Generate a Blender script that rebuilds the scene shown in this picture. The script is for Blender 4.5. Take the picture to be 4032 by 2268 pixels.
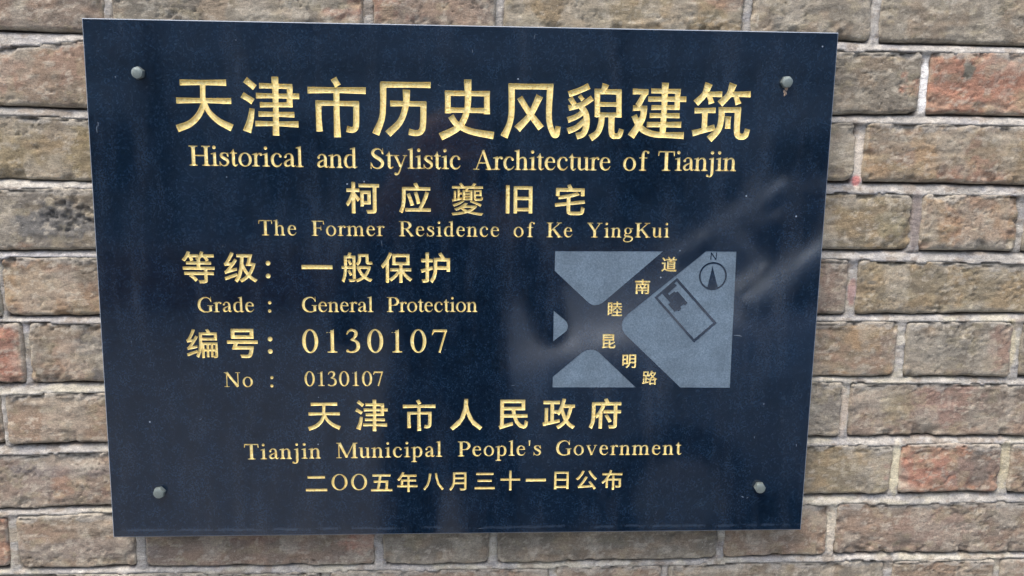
import bpy, math, json
import numpy as np
from mathutils import Matrix, Vector
from mathutils.geometry import delaunay_2d_cdt

# ------------------------------------------------------------------ camera, sky, sun
scene = bpy.context.scene
for o in list(bpy.data.objects):
    bpy.data.objects.remove(o)
COL = scene.collection
D = json.loads(r'''{"cam":{"loc":[0.006619635083241732,-0.7846694786085292,0.11706478085890279],"right":[0.9987920987794585,-0.04739917789583827,0.012948411119626997],"up":[-0.005817601114025974,0.14759340630873252,0.9890310116126095],"back":[-0.04879035696735869,-0.9879116885374837,0.14713937854297754],"f":27.67857142857143},"corners":[[-349.76,249.17],[351.6,250.95],[349.19,-249.36],[-351.65,-250.55]],"title":[["天",[[[-265.11,193.84,5.34],[-244.08,194.1,4.65],[-223.01,194.25,5.6]],[[-269.15,177.5,5.35],[-244.1,177.81,4.43],[-218.98,177.77,5.39]],[[-244.33,193.87,5.36],[-244.92,177.68,5.13]],[[-243.42,180.02,5.13],[-244.9,173.04,5.15],[-249.99,163.65,5.62],[-257.91,156.52,6.09],[-269.47,151.9,6.79]],[[-243.22,176.55,3.5],[-239.86,167.89,4.68],[-230.85,159.28,5.63],[-219.11,153.26,6.82]]]],["津",[[[-205.73,197.45,6.07],[-196.87,190.33,5.86]],[[-208.81,183.75,5.86],[-199.07,177.65,5.88]],[[-200.1,171.46,4.7],[-202.01,160.91,5.9],[-205.57,150.06,7.79]],[[-178.38,200.49,6.33],[-178.37,174.15,5.18],[-178.86,146.93,5.93]],[[-193.06,192.14,4.92],[-162.56,191.87,4.71]],[[-196.18,183.16,4.93],[-178.33,183.12,4.23],[-156.55,183.14,5.19]],[[-192.94,174.84,4.71],[-163.02,175.34,4.73]],[[-164.91,191.83,5.41],[-165.67,173.2,5.9]],[[-194.4,166.53,4.95],[-178.85,166.43,4.25],[-161.38,166.25,5.21]],[[-197.64,157.7,4.95],[-179.12,157.76,4.26],[-157.83,157.5,5.69]]]],["市",[[[-124.55,200.09,6.14],[-120.56,193.08,6.15]],[[-148.74,188.98,5.9],[-121.58,189.34,5.21],[-94.92,189.35,6.18]],[[-122.08,187.7,5.44],[-122.25,166.88,5.46],[-121.94,146.25,6.44]],[[-138.96,178.32,5.44],[-138.93,164.26,5.22],[-138.51,151.32,5.95]],[[-141.71,177.34,4.97],[-101.39,177.31,5.0]],[[-103.98,178.91,5.47],[-104.28,160.11,5.49],[-105.32,154.78,5.49],[-108.57,153.19,5.25],[-113.21,154.07,5.97]]]],["历",[[[-81.18,195.18,5.7],[-34.71,195.55,5.49]],[[-78.79,196.86,5.94],[-79.01,176.99,5.49],[-80.35,164.03,5.5],[-86.27,149.51,6.96]],[[-72.44,178.04,5.26],[-38.71,178.25,4.8]],[[-41.34,179.97,5.75],[-41.77,159.91,5.53],[-43.48,153.36,5.54],[-48.07,151.15,5.3],[-55.28,152.35,6.02]],[[-57.18,190.83,6.92],[-57.75,177.34,5.74],[-63.01,161.94,5.75],[-74.75,149.92,6.96]]]],["史",[[[-0.03,201.2,6.96],[0.31,180.68,5.78],[-2.52,166.45,5.79],[-9.73,156.26,6.04],[-25.43,148.05,7.25]],[[-21.22,188.41,5.04],[20.86,188.56,5.06]],[[-18.58,190.34,5.75],[-18.44,169.98,5.78]],[[18.07,190.98,5.78],[18.24,169.75,5.81]],[[-21.21,173.01,4.81],[21.0,172.99,5.08]],[[-15.79,167.42,5.78],[-9.74,159.82,5.55],[3.58,153.49,5.82],[24.84,149.99,6.81]]]],["风",[[[41.26,198.08,6.03],[41.47,171.91,5.58],[39.32,159.99,5.59],[34.58,148.94,7.31]],[[38.51,195.69,5.55],[80.62,195.97,5.58]],[[77.79,197.92,6.06],[76.96,172.49,5.6],[78.17,160.6,5.38],[81.52,152.52,5.38],[83.75,151.35,5.63],[84.94,152.93,5.38],[86.02,159.53,4.89]],[[49.04,185.63,5.57],[57.98,172.18,5.59],[69.81,157.48,6.59]],[[68.04,187.5,6.8],[59.24,169.82,5.59],[47.03,156.3,7.31]]]],["貌",[[[114.63,197.4,5.84],[105.0,192.86,5.36],[95.35,189.39,5.59]],[[96.88,186.1,5.36],[101.06,180.01,5.37]],[[105.72,188.38,4.15],[109.12,184.3,4.15]],[[117.98,186.46,5.37],[108.98,180.38,4.89],[95.65,176.6,5.12]],[[105.33,180.08,4.88],[111.64,172.46,5.87],[113.14,162.34,5.88],[110.31,153.31,5.65],[103.63,150.45,6.14]],[[109.77,173.62,4.9],[103.17,168.75,4.89],[94.93,165.64,5.38]],[[111.82,165.9,4.9],[103.43,158.6,5.14],[95.18,155.12,5.63]],[[130.42,199.45,6.83],[128.75,194.11,5.37]],[[119.89,192.41,5.12],[145.56,192.39,5.14]],[[122.53,194.0,5.61],[123.25,169.07,5.4]],[[143.07,193.77,5.62],[143.89,168.81,5.41]],[[121.2,180.59,4.41],[145.71,180.76,4.41]],[[121.48,170.83,4.66],[146.03,170.99,4.68]],[[127.61,170.93,5.64],[126.88,162.56,5.65],[123.81,154.12,5.66],[116.94,148.97,6.65]],[[136.81,171.08,6.14],[136.99,157.92,5.66],[138.29,151.93,5.42],[141.76,151.26,5.18],[144.82,152.03,5.18],[146.72,157.83,4.69]]]],["建",[[[156.32,193.05,5.39],[171.3,192.84,5.16]],[[168.85,192.8,5.64],[161.71,179.84,5.66]],[[157.12,177.62,5.16],[170.66,177.6,4.93]],[[167.93,178.15,6.15],[165.89,166.76,5.93],[155.97,150.99,7.17]],[[158.35,170.83,5.42],[164.93,159.55,5.93],[176.28,153.95,5.69],[191.2,152.97,5.46],[207.11,152.73,6.47]],[[187.29,201.66,6.63],[187.05,177.87,5.43],[186.52,155.07,5.95]],[[174.09,193.84,4.66],[202.4,193.98,4.68]],[[199.5,195.36,5.66],[199.4,178.08,5.44]],[[171.31,186.31,4.67],[208.04,186.7,5.18]],[[174.69,178.5,4.68],[201.83,178.96,4.7]],[[173.38,171.07,4.69],[202.18,171.3,4.95]],[[170.99,162.53,4.95],[204.17,162.81,5.71]]]],["筑",[[[229.18,201.82,7.41],[225.36,191.65,5.69],[217.36,183.16,6.68]],[[225.98,191.66,5.19],[242.44,191.94,5.46]],[[230.4,189.95,4.95],[232.6,183.18,5.95]],[[252.68,202.01,7.44],[248.92,191.46,5.71],[240.68,182.95,6.71]],[[248.89,192.06,5.21],[270.0,192.42,5.72]],[[255.81,190.38,4.97],[258.72,182.9,5.97]],[[216.45,176.21,5.2],[236.9,176.9,5.21]],[[226.6,176.73,5.95],[226.77,158.09,5.73]],[[215.35,154.9,5.72],[225.79,157.84,4.98],[236.85,160.9,5.73]],[[242.73,179.4,6.22],[242.71,167.99,5.73],[240.11,158.3,5.73],[231.82,149.46,6.99]],[[239.74,177.31,5.46],[261.5,177.67,5.48]],[[258.56,179.06,6.22],[258.39,159.79,5.75],[259.73,153.76,5.75],[263.56,152.36,5.76],[267.22,154.11,5.51],[268.78,159.71,5.0]],[[249.38,171.46,5.73],[249.38,159.89,5.5]]]]],"cjk":{"name":[["柯",-115.32,75.03,-83.62,104.74],["应",-64.8,75.78,-34.71,104.74],["夔",-15.06,74.22,15.58,105.35],["旧",37.11,76.58,62.64,103.52],["宅",84.3,75.48,113.6,104.96]],"grade":[["等",-271.12,6.8,-240.7,37.62],["级",-232.02,7.91,-200.61,37.2],["一",-158.61,21.32,-129.1,25.16],["般",-120.56,8.6,-90.9,37.59],["保",-82.8,8.46,-52.76,37.9],["护",-44.62,8.44,-16.29,38.2]],"number":[["编",-270.64,-66.52,-241.01,-37.72],["号",-231.96,-66.46,-202.55,-37.59]],"government":[["天",-156.48,-140.37,-124.04,-111.26],["津",-109.84,-140.88,-77.81,-108.54],["市",-62.84,-140.67,-30.62,-108.1],["人",-15.92,-140.2,16.13,-107.8],["民",32.33,-139.36,61.97,-108.7],["政",76.46,-139.25,109.36,-107.52],["府",123.35,-139.14,155.72,-107.33]],"date":[["二",-160.09,-203.26,-138.98,-187.46],["O",-134.49,-202.54,-118.62,-185.36],["O",-115.08,-202.56,-99.18,-185.23],["五",-95.3,-203.71,-74.03,-185.98],["年",-69.05,-204.78,-48.66,-183.64],["八",-42.96,-203.08,-22.38,-184.92],["月",-16.78,-203.63,0.52,-184.19],["三",8.88,-202.31,29.22,-184.97],["十",34.97,-203.76,55.02,-182.87],["一",60.66,-194.34,81.14,-191.56],["日",89.6,-202.86,104.34,-184.18],["公",111.7,-203.29,133.4,-183.06],["布",138.01,-203.86,159.29,-182.58]],"map":[["道",190.77,21.18,205.86,35.88],["南",165.23,-1.25,180.12,13.46],["睦",138.99,-23.35,153.36,-8.88],["昆",134.24,-56.1,147.83,-41.66],["明",155.15,-76.26,169.04,-62.14],["路",175.92,-93.26,190.88,-78.82]]},"dots":[[-190.19,26.68,2.3],[-190.46,14.29,2.3],[-190.61,-47.53,2.3],[-190.75,-59.77,2.3],[-189.84,-11.79,1.55],[-190.1,-19.83,1.55],[-190.1,-86.09,1.5],[-190.37,-94.36,1.5]],"latin":[["title english",[["Historical",-259.93,118.11,-154.1,118.08,18.45],["and",-141.55,117.77,-103.76,117.79,18.59],["Stylistic",-91.36,117.71,-6.32,118.1,18.66],["Architecture",5.6,117.77,137.24,118.75,18.41],["of",149.4,118.79,174.54,118.99,18.58],["Tianjin",183.27,119.1,259.73,119.85,18.62]]],["residence english",[["The",-198.0,53.31,-162.41,53.38,14.5],["Former",-148.14,53.27,-78.91,53.65,14.43],["Residence",-65.09,53.65,31.09,53.9,14.39],["of",44.98,53.9,65.49,53.96,14.24],["Ke",76.95,53.94,102.04,54.17,14.27],["YingKui",116.31,54.17,197.26,54.77,14.18]]],["grade english",[["Grade",-258.3,-21.26,-204.79,-21.03,14.62],["General",-159.14,-20.7,-90.48,-20.4,14.71],["Protection",-77.48,-20.34,10.42,-19.83,14.66]]],["number large",[["0130107",-159.94,-60.99,-19.2,-60.47,22.96]]],["number small",[["No",-236.03,-95.51,-208.61,-95.39,14.68],["0130107",-158.57,-94.63,-82.01,-94.39,14.75]]],["government english",[["Tianjin",-219.47,-169.66,-144.49,-168.93,15.91],["Municipal",-129.06,-168.76,-23.93,-167.66,15.87],["People\u0027s",-8.15,-167.49,75.59,-166.77,15.61],["Government",90.84,-166.72,219.19,-166.82,15.45]]]],"blocks":[[[85.6,40.53],[191.64,41.18],[134.99,-9.04],[132.67,-10.79],[129.7,-12.1],[125.62,-12.77],[122.69,-12.03],[119.74,-10.2],[85.58,21.15]],[[85.44,-18.39],[97.37,-28.13],[98.93,-30.31],[99.86,-33.36],[99.5,-36.42],[98.27,-38.83],[85.65,-49.07]],[[85.86,-85.22],[113.74,-61.01],[116.95,-58.91],[120.17,-57.68],[123.96,-57.46],[127.78,-58.11],[131.1,-59.87],[133.89,-62.41],[169.69,-96.07],[85.86,-96.04]],[[234.43,41.53],[264.54,41.45],[265.54,-96.44],[214.93,-96.2],[160.2,-44.69],[156.59,-41.06],[154.28,-37.01],[153.61,-33.17],[154.0,-28.79],[155.62,-25.28],[159.17,-21.33]]],"frame":[[[206.72,15.01],[248.71,-30.13],[226.69,-50.01],[184.9,-4.58]],[[206.48,11.59],[244.98,-29.75],[226.52,-46.41],[188.09,-4.81]]],"house":[[192.11,-0.13],[192.78,0.26],[204.12,9.72],[206.9,7.54],[198.2,-0.59],[199.5,-2.3],[204.81,1.65],[205.99,0.53],[207.9,1.67],[218.39,-9.92],[215.8,-12.4],[214.47,-11.32],[211.15,-13.9],[212.41,-15.67],[209.52,-18.15],[208.15,-17.17],[205.85,-18.76],[199.26,-11.69],[201.04,-9.81]],"house_link":[[184.9,-4.58],[201.65,10.2],[204.18,8.26],[192.13,-0.62],[188.09,-4.81]],"ring":[[242.39,17.05],13.92,12.29],"needle":[[241.45,26.86],[248.0,5.26],[243.05,4.15],[237.31,5.63]],"north":[[[239.39,33.31],[239.68,40.29]],[[239.47,40.28],[244.59,33.35]],[[244.59,33.35],[244.88,40.33]]],"bolts":[[-301.0,201.4],[303.2,204.2],[301.6,-201.3],[-302.7,-202.3]],"rows":[{"t":[[-431.8,299.5],[37.5,306.4],[544.5,311.6]],"b":[[-436.3,243.5],[-367.1,241.3],[365.2,250.4],[413.9,248.8],[551.6,248.4]],"j":[[-341.6,-333.7],[-99.9,-90.6],[25.8,34.6],[267.8,276.1],[395.0,404.4]]},{"t":[[-437.7,226.3],[-367.7,232.8],[366.1,238.9],[440.5,238.7],[552.6,239.4]],"b":[[-441.9,173.5],[-364.7,172.2],[365.5,177.9],[445.8,180.0],[559.3,179.9]],"j":[[449.6,459.2]]},{"t":[[-442.7,163.6],[-365.4,161.1],[381.7,169.3],[499.3,169.1],[560.5,169.3]],"b":[[-447.5,104.6],[-366.8,103.2],[363.9,112.3],[478.5,111.7],[567.1,110.2]],"j":[[388.2,399.2]]},{"t":[[-448.3,94.0],[-367.3,95.0],[358.3,100.5],[479.7,98.9],[568.4,99.4]],"b":[[-453.0,35.4],[-363.9,36.7],[362.5,42.7],[458.2,43.0],[574.7,42.6]],"j":[[453.5,464.1],[565.4,574.2]]},{"t":[[-453.7,27.2],[-364.4,28.2],[363.2,32.5],[405.8,31.3],[576.2,29.4]],"b":[[-458.4,-31.1],[-365.6,-29.4],[364.7,-25.5],[464.3,-23.8],[582.0,-22.4]],"j":[[-457.3,-453.4],[392.3,402.2]]},{"t":[[-458.9,-37.2],[-366.2,-38.1],[365.2,-32.5],[583.2,-32.4]],"b":[[-463.8,-98.2],[-364.9,-96.9],[364.0,-90.6],[589.8,-91.3]],"j":[[-440.1,-433.7],[449.1,458.9],[573.0,583.8]]},{"t":[[-459.8,-109.6],[-365.6,-107.6],[361.8,-97.4],[590.8,-100.4]],"b":[[-461.4,-161.9],[-363.9,-161.0],[363.2,-156.9],[448.5,-155.7],[597.2,-157.7]],"j":[[-465.5,-460.1],[394.4,404.0]]},{"t":[[-457.3,-172.9],[-369.5,-171.2],[366.7,-166.9],[598.1,-165.3]],"b":[[-474.4,-231.0],[-365.5,-228.8],[365.0,-221.6],[538.3,-219.4],[604.3,-220.8]],"j":[[454.6,464.6],[574.5,586.1]]},{"t":[[-454.9,-238.5],[-366.0,-236.3],[363.0,-232.5],[605.5,-231.2]],"b":[[-479.6,-295.3],[-343.8,-295.3],[-89.3,-296.4],[153.7,-293.3],[347.4,-291.4],[459.9,-288.6],[612.2,-291.2]],"j":[[-469.6,-460.0],[-342.2,-331.9],[-95.7,-86.2],[25.0,33.9],[269.7,278.0],[389.4,399.2]]},{"t":[[-480.2,-302.3],[-142.6,-303.8],[153.9,-301.4],[375.9,-298.2],[612.9,-297.5]],"b":[[-485.1,-363.8],[45.7,-366.7],[620.4,-363.8]],"j":[[-269.4,-259.4],[-152.9,-142.9],[89.0,97.2],[210.6,219.0],[457.4,466.8],[581.7,588.6]]}],"scratches":[[-341.92,150.25,7,88,0.5],[-341.26,154.95,4,90,0.7],[-209.96,122.97,4,15,0.4],[4.5,227.25,3,100,0.4],[62.24,241.33,5,80,0.35],[-81.86,46.63,6,97,0.35],[119.53,17.94,3,60,0.4],[270.3,-43.16,9,-6,0.9],[-260.35,-128.39,3,30,0.5],[-26.56,195.29,4,-30,0.3],[46.2,-94.27,4,10,0.3],[-179.3,65.51,3,75,0.3],[293.92,-148.66,3,100,0.4],[337.92,-157.29,3,95,0.6],[285.2,-212.66,3,-20,0.8],[290.25,-213.56,2,40,0.7],[124.79,-57.68,3,20,0.35],[117.11,-67.81,4,50,0.3],[-322.78,-50.75,3,95,0.3],[-20.87,-57.98,2,0,0.3],[15.65,-244.83,7,0,0.25],[195.51,-229.22,3,70,0.3],[-232.31,42.3,2,40,0.3],[-291.36,-98.18,2,60,0.3],[-75.84,-112.5,3,100,0.3],[211.72,136.22,3,100,0.3],[349.86,170.29,3,80,0.3]]}''')
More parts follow.
